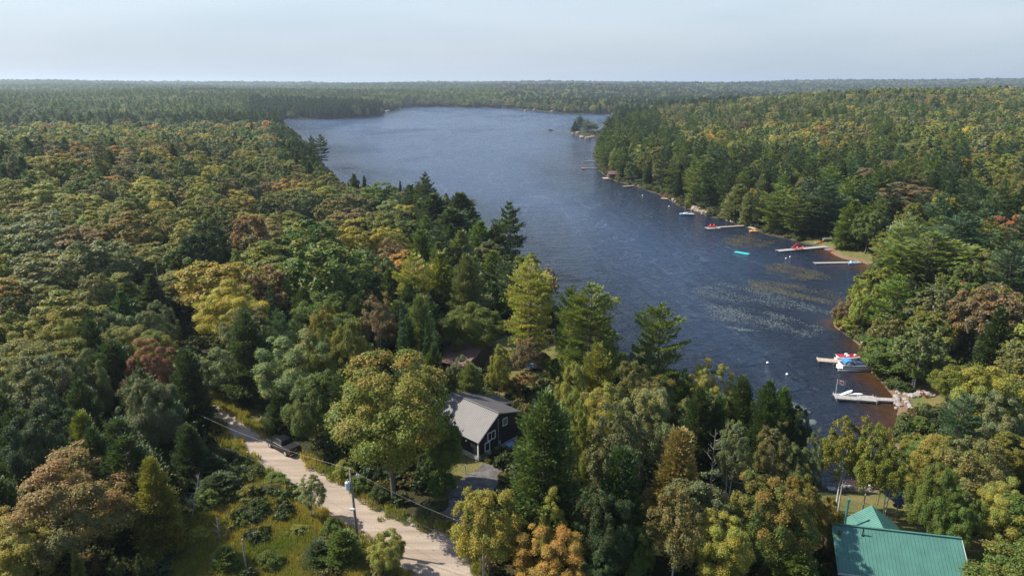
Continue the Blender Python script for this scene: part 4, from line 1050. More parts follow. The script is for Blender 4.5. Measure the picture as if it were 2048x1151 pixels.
# ---------------------------------------------------------------- the far woods: one mass of small crowns
proto_col = bpy.data.collections.new('far_crowns')
def proto(name, me):
    o = bpy.data.objects.new(name, me); proto_col.objects.link(o); return o
PR = []   # names sort in this order
def lowcrown(tag_, kind, s, lf, n):
    nm = 'p%02d_%s' % (len(PR), tag_)
    if kind == 'maple': me = broadleaf(nm, s, I_, R0=5.2, H0=15, low=0.2, n_l=90, flat=0.70, lump=(0.13, 0.26), tilt=0.4, leaf=lf, n_leaf=n)
    elif kind == 'oak': me = broadleaf(nm, s, I_, R0=4.4, H0=15, low=0.16, n_l=60, flat=0.85, lump=(0.16, 0.28), upright=0.35, tilt=0.45, leaf=lf, n_leaf=n)
    elif kind == 'pine': me, _ = conifer(nm, s, I_, R0=4.2, H0=20, low=0.15, n_w=15, per=6, up=0.02, top_up=0.75, prof='pine', width=0.26, tufts=max(8, n // 60), tuft=lf * 1.5, gap=0.1)
    else: me, _ = conifer(nm, s, I_, R0=3.2, H0=14, low=0.04, n_w=16, per=7, up=-.12, top_up=0.9, prof='cedar', width=0.3, thick=0.3, tufts=max(8, n // 60), tuft=lf * 1.4, gap=0)
    PR.append((kind, tag_)); proto(nm, me)
for tag_, lf, n in (('mid', 0.28, 7500), ('far', 0.50, 2400), ('vfar', 0.85, 800)):
    for kind in ('maple', 'maple', 'oak', 'oak', 'pine', 'cedar'):
        lowcrown(tag_, kind, 200 + len(PR), lf, n)
def scatter(name, pts, rot, scl, tint, idx, coll, kind='stuff'):
    pts = np.asarray(pts, np.float32); n = len(pts)
    me = bpy.data.meshes.new(name); me.vertices.add(n); me.vertices.foreach_set('co', pts.ravel())
    for k, ty, arr, f in (('rot', 'FLOAT', rot, 'value'), ('scl', 'FLOAT_VECTOR', scl, 'vector'), ('tint', 'FLOAT_VECTOR', tint, 'vector'), ('pick', 'INT', idx, 'value')):
        a = me.attributes.new(k, ty, 'POINT'); a.data.foreach_set(f, np.asarray(arr, np.int32 if ty == 'INT' else np.float32).ravel())
    o = bpy.data.objects.new(name, me); link(o); tag(o, kind=kind)
    ng = bpy.data.node_groups.new(name, 'GeometryNodeTree')
    ng.interface.new_socket('Geometry', in_out='INPUT', socket_type='NodeSocketGeometry'); ng.interface.new_socket('Geometry', in_out='OUTPUT', socket_type='NodeSocketGeometry')
    N = ng.nodes.new; gi, go_ = N('NodeGroupInput'), N('NodeGroupOutput')
    ci = N('GeometryNodeCollectionInfo'); ci.inputs['Collection'].default_value = coll; ci.inputs['Separate Children'].default_value = True; ci.inputs['Reset Children'].default_value = True
    ip = N('GeometryNodeInstanceOnPoints'); ip.inputs['Pick Instance'].default_value = True
    def na(nm, ty):
        a = N('GeometryNodeInputNamedAttribute'); a.data_type = ty; a.inputs['Name'].default_value = nm
        return [s for s in a.outputs if s.enabled and s.name == 'Attribute'][0]
    cx = N('ShaderNodeCombineXYZ'); Lk = ng.links.new
    Lk(na('rot', 'FLOAT'), cx.inputs['Z']); Lk(cx.outputs[0], ip.inputs['Rotation'])
    Lk(na('scl', 'FLOAT_VECTOR'), ip.inputs['Scale']); Lk(na('pick', 'INT'), ip.inputs['Instance Index'])
    Lk(gi.outputs[0], ip.inputs['Points']); Lk(ci.outputs[0], ip.inputs['Instance']); Lk(ip.outputs[0], go_.inputs[0])
    md = o.modifiers.new('scatter', 'NODES'); md.node_group = ng
    return o
BASE = {'maple': (5.2, 15), 'oak': (4.4, 15), 'birch': (4.4, 15), 'pine': (4.2, 20), 'cedar': (3.2, 14), 'spruce': (3.2, 14)}
pk = {'maple': (0, 1), 'oak': (2, 3), 'birch': (2, 3), 'pine': (4, 4), 'cedar': (5, 5), 'spruce': (5, 5)}
A = dict(p=[], r=[], s=[], t=[], i=[])
for x, y, z, r, h, kind, col, D, px, py in mass:
    R0, H0 = BASE[kind]; lev = 0 if D < 420 else (1 if D < 1100 else 2)
    A['p'].append((x, y, z - 0.4)); A['r'].append(frng.uniform(0, 6.28)); A['s'].append((r / R0, r / R0, h / H0))
    c_ = COL[col]; w_ = 0.5 * math.sin(x / 61 + 1.3 * math.sin(y / 83)) * math.cos(y / 97 + 1.1 * math.sin(x / 71)) + 0.5 * math.sin(x / 233 + y / 311 + 1); g = frng.uniform(0.82, 1.18) * (1 + .22 * w_); A['t'].append([c_[0] * g * frng.uniform(.9, 1.1), c_[1] * g, c_[2] * g * frng.uniform(.85, 1.2)])
    A['i'].append(lev * 6 + frng.choice(pk[kind]))
print('trees by hand', N_HERO, 'individual fillers', len(indiv), 'mass', len(mass), n_named)
far = scatter('distant_forest', A['p'], A['r'], A['s'], A['t'], A['i'], proto_col)
tag(far, 'mixed autumn forest covering the hills beyond the nearer trees', 'forest')

# ---------------------------------------------------------------- undergrowth, meadow grass
und_col = bpy.data.collections.new('undergrowth_plants')
u_names = []
for s in range(3):
    me = broadleaf('u%02d_shrub' % s, 300 + s, I_, R0=1.0, H0=1.5, low=0.0, n_l=22, flat=0.8, lump=(0.25, 0.4), leaf=0.12, n_leaf=900, tilt=0.9)
    und_col.objects.link(bpy.data.objects.new('u%02d_shrub' % s, me))
def grass_mesh(nm, seed, n=70, h=0.7, r=0.5):
    rng = np.random.default_rng(seed); a = rng.uniform(0, 6.28, n); q = np.sqrt(rng.random(n)) * r
    C = np.stack([q * np.cos(a), q * np.sin(a), np.full(n, h * .5)], -1)
    ln = unit(np.stack([rng.normal(0, .35, n), rng.normal(0, .35, n), np.ones(n)], -1)) * (h * rng.uniform(.35, .6, n))[:, None]
    C[:, 2] = ln[:, 2]
    w = unit(np.cross(ln, rng.normal(size=(n, 3)))) * 0.035
    return quads_mesh(nm, C, ln, w, rng.uniform(.2, .9, n), rng.random(n), rng.random(n), I_)
for s in range(2): und_col.objects.link(bpy.data.objects.new('u%02d_grass' % (3 + s), grass_mesh('u%02d_grass' % (3 + s), 310 + s)))
rngu = np.random.default_rng(77)
n = 26000
ux = rngu.uniform(-190, 190, n); uy = rngu.uniform(28, 300, n)
inside = (np.abs(ux) < 0.85 * uy + 12)
ux, uy = ux[inside], uy[inside]; ud = land_dist(ux, uy); k = ud > 1.5
for P in [ROADP, DRIVEP] + LAWNP: k &= ~(in_poly(ux, uy, P) | (seg_dist(ux, uy, P) < 0.9))
HB = [(-4.5,83.2),(1.0,89.2),(-5.6,96.5),(-12.5,89.5)]
k &= ~in_poly(ux, uy, HB)
tq = at(566, 897, RZ); k &= np.hypot(ux - tq.x, uy - tq.y) > 5.0
inm = in_poly(ux, uy, MEADOWP)
k &= ~(inm & (rngu.random(len(ux)) < 0.68))
ux, uy, ud = ux[k], uy[k], ud[k]; uz = height(ux, uy, ud); n = len(ux)
uc = np.array([(0.05, .075, .022), (0.075, .09, .025), (0.035, .055, .02), (0.11, .10, .03), (0.10, .12, .03)])[rngu.integers(0, 5, n)] * rngu.uniform(.8, 1.2, (n, 1))
us = rngu.uniform(0.6, 1.5, n)
SQ = np.array(resample(SHORE + [SHORE[0]], 0.8)); SQ = SQ[np.hypot(SQ[:, 0], SQ[:, 1]) < 900]; SQ = np.concatenate([SQ, SQ]) + rngu.normal(0, 1.6, (2 * len(SQ), 2))
sd = land_dist(SQ[:, 0], SQ[:, 1]); k = (sd > 0.7) & (sd < 4.5)
for P in LAWNP: k &= ~((seg_dist(SQ[:, 0], SQ[:, 1], P) < 2.5) | in_poly(SQ[:, 0], SQ[:, 1], P))
SQ, sd = SQ[k], sd[k]; n2 = len(SQ); s2 = rngu.uniform(.7, 1.7, n2)
ux = np.concatenate([ux, SQ[:, 0]]); uy = np.concatenate([uy, SQ[:, 1]]); uz = np.concatenate([uz, height(SQ[:, 0], SQ[:, 1], sd)]); us = np.concatenate([us, s2])
uc = np.concatenate([uc, np.array([(.10, .12, .04), (.07, .10, .03), (.13, .12, .05)])[rngu.integers(0, 3, n2)] * rngu.uniform(.8, 1.2, (n2, 1))]); n += n2
und = scatter('undergrowth', np.stack([ux, uy, uz - .1], -1), rngu.uniform(0, 6.28, n), np.stack([us, us, us * rngu.uniform(.7, 1.3, n)], -1), uc, rngu.integers(0, 3, n), und_col)
tag(und, 'low green undergrowth covering the forest floor', 'undergrowth')
# grasses: the meadow and the verges
gp = []
x0, x1 = min(p[0] for p in MEADOWP), max(p[0] for p in MEADOWP); y0, y1 = min(p[1] for p in MEADOWP), max(p[1] for p in MEADOWP)
n = 15000; mx_ = rngu.uniform(x0, x1, n); my_ = rngu.uniform(y0, y1, n); k = in_poly(mx_, my_, MEADOWP) & ~in_poly(mx_, my_, ROADP)
mx_, my_ = mx_[k], my_[k]
for P in (roadL, roadR):
    Q = np.array(resample(P, 0.35)); Q = Q[(Q[:, 1] > 40) & (Q[:, 1] < 140)]
    Q = Q + rngu.normal(0, 0.45, Q.shape)
    mx_ = np.concatenate([mx_, Q[:, 0]]); my_ = np.concatenate([my_, Q[:, 1]])
kk = np.hypot(mx_ - tq.x, my_ - tq.y) > 4.2; mx_, my_ = mx_[kk], my_[kk]
n = len(mx_); tn = 0.5 + 0.5 * np.sin(mx_ / 3.1 + 1.3 * np.sin(my_ / 2.3)) * np.cos(my_ / 2.7 + mx_ / 5)
tn = np.clip(tn + rngu.normal(0, .2, n), 0, 1)[:, None]
tc_ = np.array([[0.15, 0.19, 0.04]]) * (1 - tn) + np.array([[0.36, 0.28, 0.08]]) * tn
gs = rngu.uniform(.7, 1.7, n)
gr = scatter('meadow_grass', np.stack([mx_, my_, np.full(n, RZ)], -1), rngu.uniform(0, 6.28, n), np.stack([gs, gs, gs], -1), tc_, rngu.integers(3, 5, n), und_col)
tag(gr, 'golden green tall grass in the roadside meadow', 'grass')
# ================================================================ HOUSES
def vec(p): return Vector((p[0], p[1], p[2]))
def slab(b, a, c, d, e, th=0.12):
    """a roof plane a-c-d-e with thickness"""
    a, c, d, e = map(Vector, (a, c, d, e)); n = (c - a).cross(e - a).normalized()
    if n.z < 0: n = -n
    lo = [p - n * th for p in (a, c, d, e)]
    b.add([a, c, d, e] + lo, [(0, 1, 2, 3), (7, 6, 5, 4), (0, 4, 5, 1), (1, 5, 6, 2), (2, 6, 7, 3), (3, 7, 4, 0)])
    return n
def ribs(b, top0, top1, bot0, bot1, n, w=0.05, h=0.045):
    """standing seams from the ridge edge to the eave edge"""
    top0, top1, bot0, bot1 = map(Vector, (top0, top1, bot0, bot1))
    nn = (top1 - top0).cross(bot0 - top0).normalized()
    if nn.z < 0: nn = -nn
    ax = (top1 - top0).normalized() * w / 2
    for i in range(n):
        t = (i + 0.5) / n; p = top0.lerp(top1, t); q = bot0.lerp(bot1, t)
        vs = [p - ax, p + ax, q + ax, q - ax] + [v + nn * h for v in (p - ax, p + ax, q + ax, q - ax)]
        b.add(vs, [(4, 5, 6, 7), (0, 4, 7, 3), (1, 2, 6, 5), (3, 7, 6, 2), (0, 1, 5, 4)])
def window(parent, c, w, h, rz, frame_m=None, name='window', depth=0.08, mull=1):
    """frame with a pane as its sub-part; local x runs along the wall, -y faces out"""
    b = MB(); b.m = Matrix.Translation(Vector(c)) @ Matrix.Rotation(rz, 4, 'Z'); t = 0.11
    b.box((0, 0, h / 2 - t / 2), (w, depth, t)); b.box((0, 0, -h / 2 + t / 2), (w, depth, t))
    b.box((-w / 2 + t / 2, 0, 0), (t, depth, h - 2 * t)); b.box((w / 2 - t / 2, 0, 0), (t, depth, h - 2 * t))
    for k in range(mull): b.box((-w / 2 + w * (k + 1) / (mull + 1), 0.005, 0), (0.05, depth * 0.6, h - 2 * t))
    f = b.build(name, frame_m or M['white'], parent)
    g = MB(); g.m = b.m.copy(); g.box((0, 0.025, 0), (w - 2 * t, 0.02, h - 2 * t)); g.build('pane', M['glass'], f)
    return f

# --- the black house: local x along the gable wall, local y back along the ridge
hp = at(957, 922, RZ)
gdir = math.atan2(0.74, 0.675)
house = empty('black_house', (hp.x, hp.y, RZ), gdir, 'black sided house with taupe ribbed metal roof beside the driveway', 'house')
W_, L_h, PK = 7.9, 9.0, 3.75
zf, ze, zp, zr = 0.75, 3.1, 5.75, 4.55
b = MB()
prof = [(0, zf), (0, ze), (PK, zp), (W_, zr), (W_, zf)]
def xz_prism(b, prof, y0, y1):
    n = len(prof); vs = [(p[0], y0, p[1]) for p in prof] + [(p[0], y1, p[1]) for p in prof]
    b.add(vs, [tuple(range(n)), tuple(range(2 * n - 1, n - 1, -1))] + [(i, i + n, (i + 1) % n + n, (i + 1) % n) for i in range(n)])
xz_prism(b, prof, 0, L_h)
for i in range(20): b.box((0.2 + i * 0.4, -0.012, (zf + ze) / 2), (0.035, 0.02, ze - zf - 0.05))   # battens
for i in range(22): b.box((-0.012, 0.2 + i * 0.4, (zf + ze) / 2), (0.02, 0.035, ze - zf - 0.05))
b.build('wall', M['black_siding'], house)
b = MB(); b.box((W_ / 2, L_h / 2, zf / 2 - 0.3), (W_ + 0.06, L_h + 0.06, zf + 0.6)); b.build('foundation', M['concrete'], house)
b = MB(); b.box((0.0, -0.03, (zf + ze) / 2 + 0.05), (0.14, 0.06, ze - zf + 0.1)); b.box((-0.035, 0.06, (zf + ze) / 2 + 0.05), (0.05, 0.12, ze - zf + 0.1)); b.build('corner_trim', M['white'], house)
ov = 0.35
b = MB()
sl = (zp - ze) / PK; sr = (zp - zr) / (W_ - PK)
tl0, tl1 = (PK, -ov, zp + .14), (PK, L_h + ov, zp + .14)
bl0, bl1 = (-ov, -ov, ze - ov * sl + .14), (-ov, L_h + ov, ze - ov * sl + .14)
br0, br1 = (W_ + ov, -ov, zr - ov * sr + .14), (W_ + ov, L_h + ov, zr - ov * sr + .14)
slab(b, tl0, tl1, bl1, bl0); slab(b, (PK + .001, -ov, zp + .14), (PK + .001, L_h + ov, zp + .14), br1, br0)
ribs(b, tl0, tl1, bl0, bl1, 30, 0.045, 0.028); ribs(b, tl0, tl1, br0, br1, 30, 0.05, 0.035)
rf = b.build('roof', M['roof_taupe'], house)
b = MB(); b.box((PK, L_h / 2, zp + .19), (0.26, L_h + 2 * ov + 0.02, 0.06)); b.build('ridge_cap', M['roof_taupe'], rf)
b = MB()
for p0, p1 in ((tl0, bl0), (tl0, br0)):
    p0, p1 = Vector(p0), Vector(p1); b.tube([p0 + Vector((0, -.03, -.07)), p1 + Vector((0, -.03, -.07))], 0.06, 4)
b.build('fascia', M['roof_taupe'], rf)
window(house, (5.25, -0.02, 3.95), 0.95, 1.15, 0)
window(house, (2.55, -0.02, 2.85), 1.55, 1.25, 0)
b = MB(); b.box((1.62, -0.035, 1.22), (0.95, 0.07, 0.12)); b.box((1.2, -0.035, 0.6), (0.1, 0.07, 2.3)); b.box((2.05, -0.035, 0.6), (0.1, 0.07, 2.3)); b.box((1.62, -0.035, 1.8), (0.95, 0.07, 0.1))
b = MB(); b.box((1.25, -0.035, 1.05), (0.12, 0.07, 2.1)); b.box((2.15, -0.035, 1.05), (0.12, 0.07, 2.1)); b.box((1.7, -0.035, 2.16), (1.02, 0.07, 0.12)); b.box((1.7, -0.03, 0.95), (0.78, 0.06, 0.08)); 
for k in range(4): b.box((1.4 + k * 0.2, -0.03, 0.5), (0.05, 0.05, 0.85))
dr = b.build('door', M['white'], house)
b = MB(); b.box((1.7, -0.012, 1.05), (0.78, 0.02, 2.08)); b.build('door_glass', M['glass'], dr)
b = MB(); b.tube([(3.85, -0.08, 4.9), (3.85, -0.08, 0.9)], 0.045, 6); b.build('service_pipe', M['alu'], house)
b = MB(); b.box((4.05, -0.12, 1.3), (0.3, 0.2, 0.45)); b.build('meter_box', M['alu'], house)
b = MB(); b.ball((-0.12, 2.2, 2.35), 0.14, 8, 5); b.box((-0.04, 2.2, 2.35), (0.08, 0.1, 0.1)); b.build('wall_lamp', M['white'], house)
# rear wing with its own ribbed roof
wing = MB(); wing.box((W_ + 1.6, 6.0, 1.7), (3.2, 3.6, 3.4)); wing.build('rear_wing', M['black_siding'], house)
b = MB(); slab(b, (W_ + .02, 4.0, 4.15), (W_ + .02, 8.0, 4.15), (W_ + 3.6, 8.0, 3.3), (W_ + 3.6, 4.0, 3.3)); ribs(b, (W_ + .02, 4.0, 4.15), (W_ + .02, 8.0, 4.15), (W_ + 3.6, 4.0, 3.3), (W_ + 3.6, 8.0, 3.3), 12, 0.08, 0.06)
b.build('wing_roof', M['roof_taupe'], house)
def on_house(x, y, z): return house.matrix_basis @ Vector((x, y, z))
bpy.context.view_layer.update()
q = on_house(5.2, -1.1, 0)
t_ = empty('propane_box', q, gdir, 'pale steel utility box standing beside the black house wall', 'utility box')
b = MB(); b.box((0, 0, .45), (1.2, .7, .8)); b.build('cabinet', M['alu'], t_, bevel=0.03); b = MB(); b.box((0, 0, .9), (1.3, .8, .06)); b.build('lid', M['light_blue'], t_)
for i, (x, lab) in enumerate(((0.75, 'plant pot at the corner left of the white house door'), (2.7, 'plant pot standing right of the white house door'))):
    q = on_house(x, -0.6, 0); t_ = empty('plant_pot', q, 0, lab, 'plant pot')
    b = MB(); b.tube([(0, 0, 0), (0, 0, .4)], [.18, .26], 12); b.build('pot', M['concrete'], t_)
    c = bpy.data.objects.new('foliage', VAR['bush'][i][1]); link(c); c.parent = t_; c.location = (0, 0, .3); c.scale = (.22, .22, .22); c.color = (*COL['gn'], 0)

# garden bed in front of the door
def boulder(name, x, y, z, s, seed, m, label, group=None, cat='rock', flat=0.6):
    rg = random.Random(seed); b = MB(); b.ball((0, 0, 0), (s, s * rg.uniform(.7, 1.1), s * flat), 9, 6, 0.16, rg)
    o = b.build(name, m, None); o.location = (x, y, z + s * flat * 0.35); o.rotation_euler = (0, 0, rg.uniform(0, 6))
    return tag(o, label, cat, group)
for i in range(7):
    q = on_house(2.0 + i * 0.42, -2.4 - 0.35 * math.sin(i * 1.1), 0)
    boulder('border_stone', q.x, q.y, RZ, 0.26 + 0.05 * (i % 3), 500 + i, M['rock'], f"{'first' if i == 0 else ORD[i]} border stone edging the bed at the white house door, counted from the left", 'stones edging the door bed')
for i in range(3):
    q = on_house(2.2 + i * 0.9, -2.0, 0)
    put_tree('bush', q.x, q.y, RZ, 0.45, 0.7, COL['gn' if i != 1 else 'yg'], 0.1, ['low shrub at the left end of the door bed', 'yellow green shrub in the middle of the door bed', 'low shrub at the far end of the door bed'][i], None)

# --- the brown roofed house behind
q = at(925, 725, 5.5)
bh = empty('brown_roofed_house', (q.x - 1.5, q.y + 1, 5.0), R(-28), 'low house under a brown shingled roof among the spruces behind the black house', 'house')
def gable(b, x0, x1, y0, y1, ze_, zr_, ov=0.4, axis='x'):
    if axis == 'x':
        ym = (y0 + y1) / 2
        slab(b, (x0 - ov, ym, zr_), (x1 + ov, ym, zr_), (x1 + ov, y0 - ov, ze_), (x0 - ov, y0 - ov, ze_)); slab(b, (x0 - ov, ym + .001, zr_), (x1 + ov, ym + .001, zr_), (x1 + ov, y1 + ov, ze_), (x0 - ov, y1 + ov, ze_))
b = MB(); b.box((0, 0, 1.5), (12, 6.6, 3.0))
b.add([(-6, -3.3, 3), (-6, 3.3, 3), (-6, 0, 4.9)], [(0, 1, 2)]); b.add([(6, -3.3, 3), (6, 3.3, 3), (6, 0, 4.9)], [(0, 1, 2)])
b.build('wall', M['brown_siding'], bh)
b = MB(); gable(b, -6, 6, -3.3, 3.3, 2.9, 5.1); rf = b.build('roof', M['roof_brown'], bh)
b = MB(); b.box((-2.5, 1.0, 5.1), (0.7, 0.7, 1.3)); b.build('chimney', M['rock'], rf)
b = MB(); b.box((3.4, -4.2, 1.35), (5.0, 3.0, 2.7)); b.build('porch_wall', M['brown_siding'], bh)
b = MB(); slab(b, (0.6, -3.0, 3.6), (6.2, -3.0, 3.6), (6.2, -6.2, 2.75), (0.6, -6.2, 2.75)); b.build('porch_roof', M['roof_brown'], bh)
for x in (-4, -1): window(bh, (x, -3.32, 1.6), 1.3, 1.1, 0)
# hidden cabins under the cedars on the shore
for (px, py, lab) in ((955, 632, 'small cabin with a teal roof glimpsed under the cedars by the sunlit pine'), (880, 640, 'teal roofed cabin glimpsed behind the slender spruces')):
    z = 4.0; q = at(px, py, z); z = hz(q.x, q.y)
    cb = empty('shore_cabin', (q.x, q.y, z), R(-35), lab, 'cabin')
    b = MB(); b.box((0, 0, 1.3), (6, 4.4, 2.6)); b.build('wall', M['brown_siding'], cb)
    b = MB(); gable(b, -3, 3, -2.2, 2.2, 2.5, 4.0, 0.4); b.build('roof', M['roof_green'], cb)
    window(cb, (0, -2.24, 1.4), 1.2, 0.9, 0)

# --- the green roofed house
gz = 2.8
A_ = at(1680, 1047, 9.2); B_ = at(1919, 1074, 9.2)
gd = math.atan2(B_.y - A_.y, B_.x - A_.x); Lg = (B_ - A_).length + 1.0
gh = empty('green_roofed_house', (A_.x - 0.9, A_.y, gz), gd, 'dark brown lakeside house with a wide green metal roof and a stovepipe', 'house')
zr_, ze_, hw = 6.4, 3.5, 4.3
b = MB(); b.box((Lg / 2, 0, ze_ / 2), (Lg - 0.8, hw * 2 - 0.8, ze_))
b.add([(0.4, -hw + .4, ze_), (0.4, hw - .4, ze_), (0.4, 0, zr_ - .25)], [(0, 1, 2)]); b.add([(Lg - .4, -hw + .4, ze_), (Lg - .4, hw - .4, ze_), (Lg - .4, 0, zr_ - .25)], [(0, 1, 2)])
b.build('wall', M['brown_siding'], gh)
b = MB(); slab(b, (0, 0, zr_), (Lg, 0, zr_), (Lg, -hw, ze_), (0, -hw, ze_)); slab(b, (0, .001, zr_), (Lg, .001, zr_), (Lg, hw, ze_), (0, hw, ze_))
ribs(b, (0, 0, zr_), (Lg, 0, zr_), (0, -hw, ze_), (Lg, -hw, ze_), 34, 0.035, 0.03); ribs(b, (0, 0, zr_), (Lg, 0, zr_), (0, hw, ze_), (Lg, hw, ze_), 34, 0.035, 0.03)
rf = b.build('roof', M['roof_green'], gh)
b = MB(); b.tube([(-.02, 0, zr_ + .06), (Lg + .02, 0, zr_ + .06)], 0.13, 6); b.build('ridge_cap', M['roof_green'], rf)
b = MB(); b.box((Lg / 2, -hw - .02, ze_ - .09), (Lg + .02, 0.05, 0.2)); b.box((Lg + .03, -hw / 2, (zr_ + ze_) / 2 - .12), (0.05, math.hypot(hw, zr_ - ze_), 0.2), rx=math.atan2(zr_ - ze_, hw)); b.build('fascia', M['white'], rf)
# lake side wing
wx = 5.5; w2 = 2.9; wl_ = 4.9; zr2, ze2 = 6.0, 3.95
b = MB(); b.box((wx, 1.2 + wl_ / 2 - 0.6, ze2 / 2), (w2 * 2 - .6, wl_ - 1.2, ze2)); b.add([(wx - w2 + .3, wl_, ze2), (wx + w2 - .3, wl_, ze2), (wx, wl_, zr2 - .2)], [(0, 1, 2)]); b.build('wing_wall', M['brown_siding'], gh)
b = MB(); slab(b, (wx, 0.5, zr2), (wx, wl_ + .4, zr2), (wx - w2, wl_ + .4 - .3, ze2), (wx - w2, 0.5, ze2)); slab(b, (wx + .001, 0.5, zr2), (wx + .001, wl_ + .4, zr2), (wx + w2, wl_ + .4 - .3, ze2), (wx + w2, 0.5, ze2))
ribs(b, (wx, 1, zr2), (wx, wl_ + .2, zr2), (wx - w2, 1, ze2), (wx - w2, wl_, ze2), 14, 0.035, 0.03); ribs(b, (wx, 1, zr2), (wx, wl_ + .2, zr2), (wx + w2, 1, ze2), (wx + w2, wl_, ze2), 14, 0.035, 0.03)
b.build('wing_roof', M['roof_green'], gh)
b = MB(); b.tube([(2.3, 3.1, 0.0), (2.3, 3.1, 7.6)], 0.12, 10); b.tube([(2.3, 3.1, 7.6), (2.3, 3.1, 7.8)], [0.2, 0.2], 10); sp_ = b.build('stovepipe', mat('teal_pipe', (.06, .17, .16), .5), gh)
b = MB(); b.tube([(2.35, 3.1, 7.0), (3.6, 3.6, 4.9)], 0.025, 5); b.build('stay', M['alu'], sp_)
b = MB(); b.tube([(3.0, -0.7, zr_ - 0.7), (3.0, -0.7, zr_ + 0.35)], 0.07, 8); b.tube([(3.0, -0.7, zr_ - .55), (3.0, -0.7, zr_ - .45)], 0.16, 8); b.build('vent_pipe', M['black'], rf)
for x in (1.2, 8.0, 10.6): window(gh, (x, -hw + 0.36, 2.5), 1.3, 1.0, 0)

# --- gazebo with a dark canopy
q = at(1790, 1018, 2.4)
g_ = empty('gazebo', (q.x + .3, q.y, 2.2), R(12), 'open gazebo with a charcoal canopy standing under the yard trees', 'gazebo')
b = MB(); s = 1.75; b.add([(-s, -s, 2.2), (s, -s, 2.2), (s, s, 2.2), (-s, s, 2.2), (-.5, -.5, 2.95), (.5, -.5, 2.95), (.5, .5, 2.95), (-.5, .5, 2.95)], [(0, 1, 5, 4), (1, 2, 6, 5), (2, 3, 7, 6), (3, 0, 4, 7), (4, 5, 6, 7), (3, 2, 1, 0)]); b.build('canopy', M['navy_canvas'], g_)
b = MB(); b.add([(-.7, -.7, 3.02), (.7, -.7, 3.02), (.7, .7, 3.02), (-.7, .7, 3.02), (0, 0, 3.5)], [(0, 1, 4), (1, 2, 4), (2, 3, 4), (3, 0, 4), (3, 2, 1, 0)]); b.build('canopy_top', M['navy_canvas'], g_)
for sx in (-1, 1):
    for sy in (-1, 1):
        b = MB(); b.tube([(sx * 1.6, sy * 1.6, 0), (sx * 1.6, sy * 1.6, 2.25)], 0.05, 6); b.build('post', M['alu'], g_)
q2 = at(1783, 1040, 2.2)
t_ = empty('patio_table', (g_.location.x, g_.location.y, 2.2), 0, 'dark patio table standing under the gazebo canopy', 'table')
b = MB(); b.tube([(0, 0, .7), (0, 0, .75)], .6, 14); b.build('table_top', M['black'], t_)
b = MB(); b.tube([(0, 0, 0), (0, 0, .7)], .06, 8); b.build('leg', M['black'], t_)

